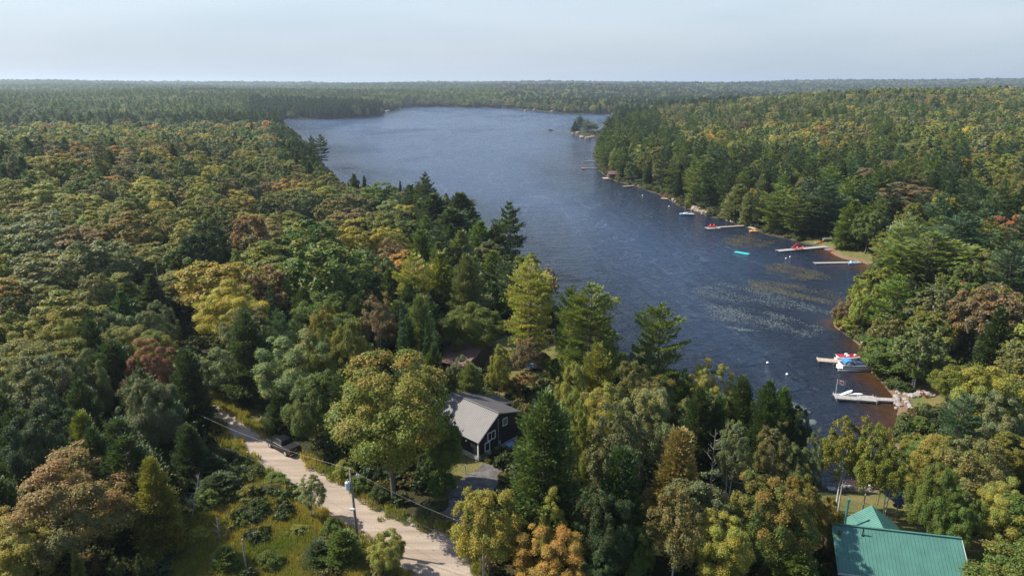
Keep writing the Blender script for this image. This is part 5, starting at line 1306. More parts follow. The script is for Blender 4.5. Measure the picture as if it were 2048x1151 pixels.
# ================================================================ ROAD THINGS
def pickup():
    t = empty('pickup_truck', (0, 0, 0), 0, 'black crew cab pickup truck parked on the verge of the gravel road', 'truck')
    paint = mat('black_car_paint', (0.009, 0.009, 0.011), 0.3, 0.1, spec=0.4)
    def ring(x, w, z0, z1, r=0.08): return [(x, -w, z0), (x, -w, z1 - r), (x, -w + r, z1), (x, w - r, z1), (x, w, z1 - r), (x, w, z0)]
    b = MB()   # lower body: nose at -x ... tail at +x; length 5.8
    b.loft([ring(-2.9, .82, .52, .88), ring(-2.75, .93, .42, 1.05), ring(-1.3, .97, .40, 1.16), ring(-1.1, .98, .38, 1.18), ring(1.0, .98, .38, 1.18), ring(2.75, .97, .42, 1.16), ring(2.88, .93, .5, 1.12)])
    body = b.build('body', paint, t, smooth=False, bevel=0.03)
    b = MB(); b.loft([ring(-1.35, .82, 1.17, 1.20, .02), ring(-0.65, .74, 1.17, 1.82, .12), ring(-0.2, .74, 1.17, 1.88, .12), ring(0.55, .74, 1.17, 1.86, .12), ring(0.85, .76, 1.17, 1.74, .12), ring(1.02, .80, 1.17, 1.20, .02)])
    cab = b.build('cab', paint, t)
    b = MB()
    b.add([(-1.31, -.74, 1.25), (-1.31, .74, 1.25), (-.70, .64, 1.78), (-.70, -.64, 1.78)], [(0, 1, 2, 3)]); b.add([(1.05, -.72, 1.3), (1.05, .72, 1.3), (.90, .64, 1.72), (.90, -.64, 1.72)], [(0, 1, 2, 3)])
    b.build('windscreen', M['glass'], cab)
    for sy in (-1, 1):
        for x0, x1 in ((-0.72, 0.0), (0.1, 0.78)):
            b = MB(); b.add([(x0 - (.18 if x0 < 0 else 0), sy * .815, 1.24), (x1, sy * .815, 1.24), (x1 - (.05 if x0 > 0 else 0), sy * .755, 1.72), (x0 + .02, sy * .755, 1.72)], [(0, 1, 2, 3)]); b.build('side_window', M['glass'], cab)
    b = MB(); b.box((1.98, 0, 1.20), (1.55, 1.62, .06)); b.build('tonneau_cover', mat('tonneau_vinyl', (.014, .015, .016), .85, spec=.2), t)
    for sy in (-1, 1):
        b = MB(); b.box((1.97, sy * .90, 1.20), (1.72, .08, .06)); b.build('bed_rail', mat('rail_cap', (.05, .055, .055), .4), t)
    b = MB(); b.box((2.92, 0, .86), (.05, 1.3, .46)); tg = b.build('tailgate', paint, t); b = MB(); b.box((2.955, 0, .98), (.02, .3, .07)); b.build('handle', M['alu'], tg)
    for sy in (-1, 1):
        b = MB(); b.box((2.87, sy * .88, .92), (.12, .16, .4)); b.build('tail_light', mat('tail_lamp_red', (.35, .01, .01), .3), t)
        b = MB(); b.box((-2.83, sy * .72, .8), (.12, .3, .2)); b.build('headlight', M['glass'], t)
        b = MB(); b.box((-1.05, sy * 1.08, 1.24), (.12, .2, .16)); b.build('mirror', paint, t)
    b = MB(); b.box((3.0, 0, .5), (.16, 1.8, .2)); b.build('bumper', mat('chrome', (.5, .5, .5), .2, metal=1), t)
    b = MB(); b.box((-2.93, 0, .72), (.06, 1.1, .3)); b.build('grille', M['alu'], t)
    b = MB(); b.box((3.085, 0, .5), (.02, .32, .13)); b.build('licence_plate', M['white'], t)
    for sx in (-1.85, 1.85):
        for sy in (-1, 1):
            b = MB(); b.tube([(sx, sy * .72, .39), (sx, sy * 1.0, .39)], .40, 20); wh = b.build('wheel', M['black'], t)
            b = MB(); b.tube([(sx, sy * .98, .39), (sx, sy * 1.012, .39)], .25, 14); b.build('rim', M['alu'], wh)
    return t
trk_ = pickup()
p_r = at(573, 914, RZ); p_f = at(533, 892, RZ)
ang = math.atan2(p_r.y - p_f.y, p_r.x - p_f.x)
# near side wheels run along this line; move the centre line to the far side
nrm = Vector((-math.sin(ang), math.cos(ang), 0)); mid_ = (p_r + p_f) / 2
trk_.location = (mid_.x + nrm.x * 0.9 + 0.3 * math.cos(ang), mid_.y + nrm.y * 0.9, RZ + .03); trk_.rotation_euler = (0, 0, ang)

# utility pole and its lines
pb = at(718, 1100, RZ)
pole = empty('utility_pole', (pb.x, pb.y, RZ), 0, 'grey wooden utility pole with a transformer standing beside the gravel road', 'utility pole')
pole_top = None
for hh in np.arange(7, 13, .1):
    if proj(pb.x, pb.y, RZ + hh)[1] < 941: pole_top = float(hh); break
PT = pole_top or 9.5
dxp = -0.35
b = MB(); b.tube([(0, 0, -0.5), (dxp * .5, 0, PT * .5), (dxp, 0, PT)], [.17, .14, .11], 10); b.build('shaft', mat('pole_wood', (.19, .165, .145), .9, .25, 3), pole, smooth=True)
b = MB(); b.tube([(dxp - .32, -.12, PT - 2.15), (dxp - .32, -.12, PT - 1.35)], .25, 14); b.tube([(dxp - .32, -.12, PT - 1.35), (dxp - .32, -.12, PT - 1.27)], [.27, .2], 14); tf = b.build('transformer', mat('transformer_paint', (.5, .56, .58), .4), pole)
b = MB(); b.tube([(dxp - .32, -.12, PT - 1.27), (dxp - .32, -.12, PT - .95)], [.07, .04], 8); b.build('bushing', M['concrete'], tf)
b = MB(); b.tube([(dxp, 0, PT - .75), (dxp + .55, 0, PT - .62), (dxp + .72, 0, PT - .45)], .035, 6); br_ = b.build('bracket', M['alu'], pole)
b = MB(); b.tube([(dxp + .72, 0, PT - .9), (dxp + .72, 0, PT - .4)], .06, 8); b.tube([(dxp + .9, 0, PT - .85), (dxp + .9, 0, PT - .5)], .05, 8); b.build('insulator', M['white'], br_)
b = MB(); b.tube([(dxp, 0, PT), (dxp, 0, PT + .22)], [.05, .08], 8); b.build('top_insulator', M['concrete'], pole)
b = MB(); b.box((-.35, -.15, PT - 4.6), (.5, .22, .2)); b.build('junction_box', M['white'], pole)
wire_m = mat('bare_wire', (.30, .30, .30), .5, .05, metal=0.3); cable_m = mat('dark_cable', (.10, .10, .11), .6, .05)
top = Vector((pb.x + dxp, pb.y, RZ + PT + .22))
def wire(a, c, sag, r, m, label, name='power_line'):
    pts = [Vector(a).lerp(Vector(c), i / 24) - Vector((0, 0, sag * 4 * (i / 24) * (1 - i / 24))) for i in range(25)]
    b = MB(); b.tube(pts, r, 5, cap=False); return tag(b.build(name, m, None, smooth=True), label, 'cable')
def seen_at(px, py, dist):
    d = Vector(ray(px, py)); d /= math.hypot(d.x, d.y); return Vector((d.x * dist, d.y * dist, CAM_Z + d.z * dist))
far_p = at(395, 790, RZ); far_top = Vector((far_p.x + 2.2, far_p.y + 8, RZ + 9.6))
end_r2 = seen_at(966, 1058, 58.5)
p2 = empty('utility_pole', (end_r2.x, end_r2.y, RZ), 0, 'second grey wooden pole hidden in the crown at the drive junction', 'utility pole')
b = MB(); b.tube([(0, 0, -.5), (0, 0, end_r2.z - RZ - .1)], [.16, .11], 10); b.build('shaft', M['dead_wood'], p2)
b = MB(); b.tube([(0, 0, end_r2.z - RZ - .1), (0, 0, end_r2.z - RZ + .02)], .06, 8); b.build('top_insulator', M['concrete'], p2)
wire(top, seen_at(300, 775, 118), 1.3, .012, wire_m, 'bare power line running up the road over the parked truck')
wire(top, end_r2, .5, .012, wire_m, 'bare power line running from the pole top towards the driveway trees')
c0 = Vector((pb.x + dxp * .7, pb.y, RZ + PT - 2.6))
wire(c0, end_r2 - Vector((0, 0, 2.0)), .5, .014, cable_m, 'upper dark service cable leading right from below the transformer')
wire(c0 - Vector((0, 0, .35)), end_r2 - Vector((0, 0, 2.6)), .5, .014, cable_m, 'lower dark service cable leading right from below the transformer')
wire(c0, seen_at(300, 800, 116) - Vector((0, 0, 1.5)), 1.4, .012, cable_m, 'dark cable running up the road below the bare power line')

# rocks and plants at the mouth of the drive
for i, (px, py, s) in enumerate(((822,1040,.42),(830,1032,.5),(840,1042,.38),(836,1050,.45),(850,1046,.55),(858,1053,.35),(826,1050,.3),(845,1033,.4))):
    q = at(px, py, RZ); boulder('boulder', q.x, q.y, RZ, s, 520 + i, M['rock'], f"{['rough grey boulder first','pale boulder second','rounded boulder third','cracked boulder fourth','largest flat boulder','small boulder','smallest boulder','mossy boulder last'][i]} in the pile at the drive mouth", 'boulders at the drive mouth')
for i, (px, py, lab, c_) in enumerate(((862,1030,'dark shrub behind the drive mouth boulders','gn'),(873,1040,'reddish flowering shrub at the corner of the drive','rs'),(850,1026,'spreading shrub at the drive mouth','gg'))):
    q = at(px, py, RZ); put_tree('bush', q.x, q.y, RZ, 1.0, 1.1, COL[c_], .3 if i == 1 else 0, lab, None)
# marker post on the grass by the house, fence stubs and snags
def snag(px, py, h, r, label, z=6.0, bare=True, name='dead_tree', lean=0.0, w=1.0):
    for _ in range(6): q = at(px, py, z); z = hz(q.x, q.y)
    t = empty(name, (q.x, q.y, z), 0, label, 'dead tree' if name == 'dead_tree' else 'post')
    b = MB(); rg = random.Random(px)
    b.tube([(0, 0, -.2), (lean * .5, 0, h * .5), (lean, 0, h)], [r, r * .7, r * (.2 if bare else .8)], 7); b.build('trunk' if bare else 'shaft', M['dead_wood'], t)
    if bare:
        b = MB()
        for k in range(22):
            f = rg.uniform(.25, .95); a = rg.uniform(0, 6.28); l = w * rg.uniform(.5, 1.4) * (1.15 - f); z0 = h * f; x0 = lean * f
            e1 = (x0 + math.cos(a) * l * .6, math.sin(a) * l * .6, z0 + l * .25); e2 = (x0 + math.cos(a + .2) * l, math.sin(a + .2) * l, z0 + l * .55)
            b.tube([(x0, 0, z0), e1, e2], [r * .28, r * .16, .01], 4, cap=False)
            b.tube([e1, (e1[0] + math.cos(a - .7) * l * .4, e1[1] + math.sin(a - .7) * l * .4, e1[2] + l * .3)], [r * .12, .008], 4, cap=False)
        b.build('branches', M['dead_wood'], t)
    return t
snag(1418, 1005, 10.5, .12, 'bare grey dead tree between the gold cedar and the white limbed birch', w=2.6)
snag(655, 660, 9, .10, 'leafless grey tree behind the orange brown capped tree', w=1.6)
snag(441, 1090, 3.6, .11, 'broken grey snag with stub branches at the meadow margin', w=1.0)
snag(494, 1150, 4.4, .12, 'bare charred stub standing low in the meadow', bare=False)
snag(331, 660, 15, .13, 'tall bare pole of a dead tree in the dark hollow', w=.5)
snag(2023, 700, 9, .10, 'bare silvery tree on the right margin bank', w=2.0)
snag(380, 1050, 7, .08, 'leaning grey dead tree beside the olive cedar', lean=2.0, w=1.8)
q = on_house(-3.4, -1.0, 0); t_ = empty('marker_post', q, 0, 'thin grey marker post on the shaded grass by the black house', 'post')
b = MB(); b.tube([(0, 0, 0), (0, 0, 1.2)], .06, 8); b.build('post', M['alu'], t_); b = MB(); b.tube([(0, 0, 1.2), (0, 0, 1.3)], .09, 8); b.build('cap', M['alu'], t_)

# yard with the blue cover
def ground_at(px, py, z=4.0):
    for _ in range(8): q = at(px, py, z); z = hz(q.x, q.y)
    return Vector((q.x, q.y, z))
q = ground_at(1067, 738)
t_ = empty('covered_boat', q, R(20), 'small trailer boat under a crumpled bright blue tarpaulin on the lawn', 'boat')
rg = random.Random(3); b = MB(); b.ball((0, 0, .75), (1.7, .85, .6), 14, 8, .14, rg); b.build('tarpaulin', M['blue_canvas'], t_)
b = MB(); b.box((0, 0, .3), (3.0, 1.0, .12)); b.box((2.0, 0, .3), (1.2, .1, .08)); b.build('trailer_frame', M['alu'], t_)
for sy in (-1, 1): b = MB(); b.tube([(0, sy * .6, .28), (0, sy * .78, .28)], .28, 12); b.build('wheel', M['black'], t_)
q = ground_at(1098, 742); t_ = empty('picnic_table', q, R(-30), 'grey slatted picnic table beside the blue tarpaulin', 'table')
b = MB(); [b.box((0, -.32 + k * .16, .74), (1.8, .13, .04)) for k in range(5)]; b.build('table_top', M['grey_wood'], t_)
for sy in (-1, 1): b = MB(); b.box((0, sy * .75, .44), (1.8, .25, .04)); b.build('bench', M['grey_wood'], t_)
for sx in (-1, 1): b = MB(); b.tube([(sx * .65, -.7, 0), (sx * .65, -.2, .72)], .04, 4); b.tube([(sx * .65, .7, 0), (sx * .65, .2, .72)], .04, 4); b.box((sx * .65, 0, .41), (.06, 1.6, .06)); b.build('leg', M['grey_wood'], t_)
q = ground_at(1020, 730); b = MB(); b.tube([(-1.6, 0, .15), (1.6, .3, .15)], .16, 8); o = b.build('log', M['dead_wood'], None); o.location = q; tag(o, 'pale log lying on the lawn near the slim yellow green tree', 'log')

# ================================================================ DOCKS
def dock(name, p0, p1, w, label, m='dock_wood', z=.45, floats=False, group='docks along the lake shore', post=True, ends=None):
    a = at(*p0, z); c = at(*p1, z); d = (c - a); L = d.length; ang = math.atan2(d.y, d.x)
    t = empty(name, (a.x, a.y, 0), ang, label, 'dock', group)
    b = MB(); n = int(L / .28)
    for i in range(n): b.box(((i + .5) * L / n, 0, z), (L / n - .025, w, .05))
    b.build('deck', M[m], t)
    b = MB()
    for sy in (-1, 1): b.box((L / 2, sy * (w / 2 - .03), z - .16), (L, .06, .24))
    b.build('side_beam', M['grey_wood'], t)
    if floats:
        b = MB(); k = max(2, int(L / 2.4))
        for i in range(k): b.box(((i + .5) * L / k, 0, .12), (1.2, w * .8, .4))
        b.build('float', M['black'], t)
    if post:
        k = max(2, int(L / 4) + 1)
        for i in range(k):
            for sy in (-1, 1):
                b = MB(); b.tube([(.2 + (L - .4) * i / (k - 1), sy * (w / 2 + .05), -1.2), (.2 + (L - .4) * i / (k - 1), sy * (w / 2 + .05), z + .35)], .045, 6); b.build('post', M['alu'], t)
    return t, ang, L
dock('dock', (1634, 718), (1742, 727), 1.9, 'tan plank dock with the pontoon boat alongside')
FD, fang, FL = dock('dock', (1668, 791), (1752, 797), 2.3, 'grey plank dock carrying the flagpole', 'grey_wood', .55, True)
dock('gangway', (1752, 797), (1790, 799), 1.3, 'grey gangway joining the flag dock to the beach', 'grey_wood', .5)
dock('dock', (1555, 501), (1658, 492), 2.2, 'weathered dock carrying the red slide', 'grey_wood', .45, True)
dock('dock', (1628, 525.5), (1720, 524), 1.5, 'long narrow weathered dock beside the light blue pedal boat', 'grey_wood')
dock('dock', (1412, 456), (1438, 455), 3.0, 'swim platform dock end with two red chairs', 'grey_wood', .45, True)
dock('gangway', (1434, 454), (1492, 450.5), 1.3, 'long pale gangway leading to the red chair platform', 'dock_wood')
dock('gangway', (1492, 450), (1512, 458), 1.2, 'short gangway down to the orange dinghy', 'dock_wood')
dock('dock', (1246, 372.5), (1284, 369), 1.5, 'pale plank dock just past the boathouse', 'dock_wood')
dock('dock', (1163, 336), (1172, 336), 3.4, 'platform dock with one red chair, nearest to the island', 'dock_wood', floats=True)
dock('gangway', (1172, 336), (1198, 336.5), 1.3, 'narrow gangway to the platform nearest to the island', 'dock_wood')
dock('dock', (1168, 322.5), (1192, 322), 1.2, 'thin dark dock beyond the platform nearest to the island', 'grey_wood')
dock('dock', (1322, 396), (1340, 397), 2.2, 'small landing with red chairs on the stony shore', 'dock_wood')
dock('dock', (1655, 976), (1672, 977), .9, 'narrow grey dock at the end of the small inlet', 'grey_wood')
for i, (px, py) in enumerate(((870,214.6),(885,214.9),(917,216.5),(955,217.3),(1002,217.2),(1036,219.2),(1075,222),(1130,227.7),(1210,229.6))):
    dock('dock', (px, py), (px + 9, py - .1), 3.0, f"far pale dock, {ORD[i] if i else 'first'} from the rocky point along the far shore", 'dock_wood', .6, group='docks along the far shore', post=False)

# far cottages
for i, (px, py) in enumerate(((893,211),(1008,213.5),(1046,214.5),(1158,223),(1226,225.5))):
    q = at(px, py, 3.0); t_ = empty('cottage', (q.x, q.y, hz(q.x, q.y)), R(20 * i), f"tiny pale cottage, {ORD[i] if i else 'first'} from the rocky point on the far shore", 'cottage', 'cottages on the far shore')
    b = MB(); b.box((0, 0, 1.7), (9, 6, 3.4)); b.build('wall', M['brown_siding'] if i % 2 else M['concrete'], t_)
    b = MB(); gable(b, -4.5, 4.5, -3, 3, 3.3, 5.4, .5); b.build('roof', M['roof_dark'], t_)
    window(t_, (0, -3.05, 1.9), 2.4, 1.4, 0)

# boathouse
q = at(1218, 356, .6); q2 = at(1239, 357, .6)
bo = empty('boathouse', ((q.x + q2.x) / 2, (q.y + q2.y) / 2 + 2, .6), R(8), 'brown wooden boathouse standing over the water at the shore', 'boathouse')
b = MB(); b.box((0, 0, 1.3), (7.0, 5.0, 2.6)); b.add([(-3.5, -2.5, 2.6), (-3.5, 2.5, 2.6), (-3.5, 0, 3.9)], [(0, 1, 2)]); b.add([(3.5, -2.5, 2.6), (3.5, 2.5, 2.6), (3.5, 0, 3.9)], [(0, 1, 2)]); b.build('wall', mat('boathouse_siding', (.10, .07, .06), .8), bo)
b = MB(); gable(b, -3.5, 3.5, -2.5, 2.5, 2.55, 4.1, .4); b.build('roof', M['roof_brown'], bo)
b = MB(); b.box((-3.52, -.6, 1.15), (.06, 1.6, 2.2)); b.build('door', M['black'], bo)
b = MB(); b.box((-5.0, 0, -.1), (3.0, 5.4, .2)); b.box((0, -2.9, -.1), (7.0, .9, .2)); b.build('deck', M['dock_wood'], bo)
for sx in (-6.2, -3.4, 0, 3.2):
    for sy in (-2.9, 2.4): b = MB(); b.tube([(sx, sy, -2), (sx, sy, -.1)], .12, 6); b.build('post', M['grey_wood'], bo)

# ================================================================ BOATS AND BEACH THINGS
def hull(b, L, W, H, bow=0.45, n=9, sheer=.15, deck=True, z0=0.0):
    rings = []
    for i in range(n):
        t = i / (n - 1); x = -L / 2 + L * t
        w = W / 2 * (1 if t < 1 - bow else max(.03, max(0.0, math.cos((t - (1 - bow)) / bow * math.pi / 2)) ** .7)); w *= .88 + .12 * min(1, t * 4)
        zt = z0 + H + sheer * t * t; zb = z0 + H * .25 * max(0, (t - .6) / .4) ** 2
        rings.append([(x, -w * .35, zb), (x, -w * .92, zb + H * .45), (x, -w, zt), (x, w, zt), (x, w * .92, zb + H * .45), (x, w * .35, zb)])
    b.loft(rings)
def adirondack(loc, rz, m, label, group, s=1.0):
    t = empty('chair', loc, rz, label, 'chair', group); t.scale = (s, s, s)
    b = MB(); [b.box((.04 + k * .1, 0, .34 - k * .018), (.085, .5, .025)) for k in range(5)]; b.build('seat', m, t)
    b = MB(); [b.box((-.12, -.2 + k * .1, .66 - .03 * abs(k - 2)), (.03, .085, .72), ry=-.35) for k in range(5)]; b.build('backrest', m, t)
    for sy in (-1, 1):
        b = MB(); b.box((.16, sy * .32, .55), (.7, .12, .03)); b.build('armrest', m, t)
        b = MB(); b.box((.44, sy * .29, .27), (.07, .05, .54)); b.build('leg', m, t)
        b = MB(); b.box((-.05, sy * .27, .2), (.75, .04, .09), ry=.35); b.build('leg', m, t)
    return t
q = at(1420, 455, .5); adirondack((q.x, q.y + .4, .5), R(200), M['red'], 'left hand red deck chair on the swim platform of the long gangway', 'red chairs on the docks', 1.35)
q = at(1427, 455, .5); adirondack((q.x, q.y + .4, .5), R(190), M['red'], 'middle red deck chair on the swim platform of the long gangway', 'red chairs on the docks', 1.35)
q = at(1431, 456, .5); adirondack((q.x, q.y - .2, .5), R(150), M['red'], 'front red footrest chair on the swim platform of the long gangway', 'red chairs on the docks', 1.0)
q = at(1167, 335.5, .5); adirondack((q.x, q.y, .5), R(180), M['red'], 'red deck chair on the platform dock nearest to the island', 'red chairs on the docks', 1.9)
q = at(1328, 395, .5); adirondack((q.x, q.y, .5), R(180), M['red'], 'left red chair on the small stony landing', 'red chairs on the docks', 1.4)
q = at(1333, 395, .5); adirondack((q.x, q.y, .5), R(170), M['red'], 'right red chair on the small stony landing', 'red chairs on the docks', 1.4)
for i, px in enumerate((1592, 1603)):
    q = at(px, 499, .5); adirondack((q.x, q.y - .2, .5), R(200), M['red'], ['red chair left of the red slide', 'red chair right of the red slide'][i], 'red chairs on the docks', 1.3)
# red slide
q = at(1599, 498, .5); t_ = empty('slide', (q.x, q.y + .3, .5), R(170), 'tall red water slide standing on the weathered dock', 'slide')
b = MB(); b.tube([(0, -.25, 0), (.3, -.25, 2.0)], .04, 5); b.tube([(0, .25, 0), (.3, .25, 2.0)], .04, 5); [b.box((.04 + k * .06, 0, .3 + k * .4), (.12, .5, .05)) for k in range(4)]; b.build('ladder', M['red'], t_)
b = MB(); b.loft([[(.3, -.3, 2.0), (.3, .3, 2.0), (.3, .3, 1.9), (.3, -.3, 1.9)], [(.9, -.3, 1.85), (.9, .3, 1.85), (.9, .3, 1.75), (.9, -.3, 1.75)], [(2.0, -.3, .8), (2.0, .3, .8), (2.0, .3, .7), (2.0, -.3, .7)], [(2.6, -.3, .4), (2.6, .3, .4), (2.6, .3, .3), (2.6, -.3, .3)]]); b.box((1.3, .3, 1.5), (1.6, .04, .2), ry=.75); b.box((1.3, -.3, 1.5), (1.6, .04, .2), ry=.75); b.build('chute', M['red'], t_)
# pontoon boat
q0 = at(1676, 735, .3); q1 = at(1733, 736, .3); d = q1 - q0
t_ = empty('pontoon_boat', ((q0 + q1) / 2) * 1.0, math.atan2(d.y, d.x), 'white pontoon boat with folded blue canopy and navy covers moored at the tan dock', 'boat'); t_.location.z = 0
for sy in (-1, 1):
    b = MB(); b.tube([(-3.1, sy * .85, .15), (2.6, sy * .85, .15), (3.3, sy * .85, .35)], [.32, .32, .08], 12); b.build('pontoon', M['alu'], t_, smooth=True)
b = MB(); b.box((0, 0, .55), (6.2, 2.4, .12)); b.build('deck', M['grey_wood'], t_)
b = MB(); [b.box((0.2, sy * 1.17, .95), (5.2, .06, .68)) for sy in (-1, 1)]; b.box((2.8, 0, .95), (.06, 2.3, .68)); b.box((-2.4, 0, .95), (.06, 2.3, .68)); b.build('side_panel', M['gel_white'], t_)
b = MB(); b.box((0.2, -1.21, .95), (5.0, .02, .14)); b.build('stripe', M['navy_canvas'], t_)
b = MB(); b.add([(-.2, -1.1, 1.3), (2.7, -1.1, 1.3), (2.7, 1.1, 1.3), (-.2, 1.1, 1.3), (.2, -.7, 1.75), (2.3, -.7, 1.5), (2.3, .7, 1.5), (.2, .7, 1.75)], [(0, 1, 5, 4), (1, 2, 6, 5), (2, 3, 7, 6), (3, 0, 4, 7), (4, 5, 6, 7)]); b.build('cover', M['navy_canvas'], t_)
b = MB(); b.loft([[(x, -1.1, 1.5 + zz), (x, -1.0, 1.95 + zz), (x, 0, 2.2 + zz), (x, 1.0, 1.95 + zz), (x, 1.1, 1.5 + zz)] for x, zz in ((-1.9, -.1), (-1.6, .1), (-1.1, .2), (-.6, .1), (-.3, -.15))]); cn = b.build('canopy', M['blue_canvas'], t_)
b = MB(); [b.tube([(-1.6, sy * 1.12, 1.25), (-1.1, sy * 1.12, 1.9)], .03, 5) for sy in (-1, 1)]; b.build('canopy_frame', M['alu'], cn)
b = MB(); b.ball((-3.5, 0, .95), (.32, .26, .36), 10, 6); b.box((-3.45, 0, .45), (.2, .16, .7)); b.build('outboard_motor', M['black'], t_)
b = MB(); b.box((-2.9, 0, .62), (.9, 2.2, .08)); b.build('swim_platform', M['gel_white'], t_)
# red runabout
q0 = at(1675, 716, .3); q1 = at(1719, 717, .3); d = q1 - q0; md_ = (q0 + q1) / 2
t_ = empty('motor_boat', (md_.x, md_.y, 0), math.atan2(d.y, d.x), 'red and white open runabout moored on the far side of the tan dock', 'boat')
b = MB(); hull(b, 5.4, 2.1, .85); b.build('hull', M['gel_white'], t_, bevel=.02)
b = MB(); hull(b, 4.7, 1.7, .1, z0=.84); b.build('deck_cover', M['red_hull'], t_)
b = MB(); b.add([(.5, -.8, .95), (.5, .8, .95), (.15, .65, 1.4), (.15, -.65, 1.4)], [(0, 1, 2, 3)]); b.add([(.47, -.8, .95), (.47, .8, .95), (.12, .65, 1.4), (.12, -.65, 1.4)], [(3, 2, 1, 0)]); b.build('windscreen', M['glass'], t_)
b = MB(); [b.box((x, y, 1.05), (.5, .5, .35)) for x, y in ((-.4, -.45), (-.4, .45), (1.3, 0))]; b.build('seat', M['gel_white'], t_)
b = MB(); b.ball((-2.9, 0, .9), (.28, .25, .35), 8, 6); b.build('outboard_motor', M['black'], t_)
# flag with its pole on the grey dock
q = at(1671, 789, .58)
t_ = empty('flag_pole', (q.x, q.y, .58), 0, 'slim white flagpole with a red and white maple leaf flag on the grey dock', 'flag')
b = MB(); b.tube([(0, 0, 0), (0, 0, 3.1)], .03, 6); b.build('pole', M['white'], t_)
def flag_part(name, x0, x1, m, z0=2.15, z1=3.05):
    b = MB(); n = 8; vs = []
    for i in range(n + 1):
        x = x0 + (x1 - x0) * i / n; y = .10 * math.sin(x * 5); dz = -x * .28
        vs += [(x, y - .008, z0 + dz), (x, y - .008, z1 + dz), (x, y + .008, z0 + dz), (x, y + .008, z1 + dz)]
    fs = []
    for i in range(n):
        k = i * 4; fs += [(k, k + 4, k + 5, k + 1), (k + 2, k + 3, k + 7, k + 6), (k + 1, k + 5, k + 7, k + 3), (k, k + 2, k + 6, k + 4)]
    b.add(vs, fs); return b
fl = flag_part('flag', .03, 1.6, None).build('flag', M['white'], t_)
rb = MB()
for x0, x1 in ((.03, .42), (1.21, 1.6)):
    for i in range(4):
        xa = x0 + (x1 - x0) * i / 4; xb = x0 + (x1 - x0) * (i + 1) / 4
        for off in (-.014, .014):
            rb.add([(xa, .10 * math.sin(xa * 5) + off, 2.15 - xa * .28), (xb, .10 * math.sin(xb * 5) + off, 2.15 - xb * .28), (xb, .10 * math.sin(xb * 5) + off, 3.05 - xb * .28), (xa, .10 * math.sin(xa * 5) + off, 3.05 - xa * .28)], [(0, 1, 2, 3)])
rb.build('red_band', M['red'], fl)
leaf = [(0, -.30), (.02, -.12), (.20, -.15), (.16, -.06), (.30, .06), (.24, .09), (.27, .20), (.16, .17), (.13, .22), (.06, .12), (.08, .30), (.03, .27), (0, .36)]
leaf = leaf + [(-x, z) for x, z in leaf[-2:0:-1]]
lb = MB()
for off in (-.016, .016):
    vs = [(.815 + x, .10 * math.sin((.815 + x) * 5) + off, 2.6 - .815 * .28 - x * .28 + z) for x, z in leaf]; lb.add(vs, [tuple(range(len(vs)))])
lb.build('maple_leaf', M['red'], fl)
# white ladder / paddle board on the dock and a post
q = at(1693, 787, .62); b = MB(); hull(b, 2.6, .62, .14, bow=.3, sheer=.05); o = b.build('paddle_board', M['gel_white'], None); o.location = (q.x, q.y, .75); o.rotation_euler = (0, R(-14), R(14)); tag(o, 'white paddle board propped at the far edge of the flag dock', 'board')
q = at(1709, 788, .62); b = MB(); hull(b, 3.0, .6, .12, bow=.3, sheer=.05); o = b.build('paddle_board', M['gel_white'], None); o.location = (q.x, q.y, .62); o.rotation_euler = (0, 0, R(-4)); tag(o, 'white paddle board lying flat at the far edge of the flag dock', 'board')
q = at(1717, 800, .5); t_ = empty('swim_ladder', (q.x, q.y, .2), fang, 'white swim ladder on the near side of the flag dock', 'ladder')
b = MB(); [b.tube([(x, 0, -.6), (x, 0, 1.0), (x, .4, 1.1)], .03, 5) for x in (-.2, .2)]; b.build('rail', M['white'], t_); b = MB(); [b.box((0, 0, z), (.4, .06, .04)) for z in (-.3, 0, .3)]; b.build('rung', M['white'], t_)
# sailboat
q = at(1373, 430, 0); t_ = empty('sailboat', (q.x, q.y, -.1), R(178), 'small white and blue sailboat moored without sails near the granite slab', 'sailboat')
b = MB(); hull(b, 6.2, 2.0, .55); b.build('hull', M['blue_hull'], t_); b = MB(); hull(b, 6.3, 2.08, .25, z0=.5); b.build('deck', M['gel_white'], t_)
b = MB(); b.box((.4, 0, .95), (1.8, 1.1, .35)); b.build('cabin', M['gel_white'], t_, bevel=.08)
b = MB(); b.tube([(.8, 0, .6), (.8, 0, 8.2)], .06, 6); ms = b.build('mast', M['alu'], t_); b = MB(); b.tube([(.8, 0, 1.5), (-2.2, 0, 1.5)], .08, 6); b.build('boom', M['alu'], ms)
b = MB(); b.box((-3.3, .2, .6), (.25, .3, .8)); b.build('outboard_motor', M['black'], t_)
# motor boat under way and its wake
q = at(1101, 261, 0); t_ = empty('motor_boat', (q.x, q.y, 0), R(175), 'small dark motor boat under way near the island', 'boat')
b = MB(); hull(b, 5.5, 2.2, .9); b.build('hull', M['red_hull'], t_); b = MB(); b.box((-.3, 0, 1.25), (1.2, 1.4, .7)); b.build('cabin', M['black'], t_)
b = MB(); n = 26; wrg = random.Random(9)
for k in range(90):
    s_ = wrg.random(); x = 3 + 40 * s_; y = wrg.uniform(-1, 1) * (.6 + 2.4 * s_); l = wrg.uniform(.5, 1.6)
    b.add([(x - l, y - .12, .02), (x + l, y - .12, .02), (x + l, y + .12, .02), (x - l, y + .12, .02)], [(0, 1, 2, 3)])
o = b.build('wake_foam', M['white'], None); o.location = (q.x, q.y, 0.01); o.rotation_euler = (0, 0, R(-6)); tag(o, kind='stuff')
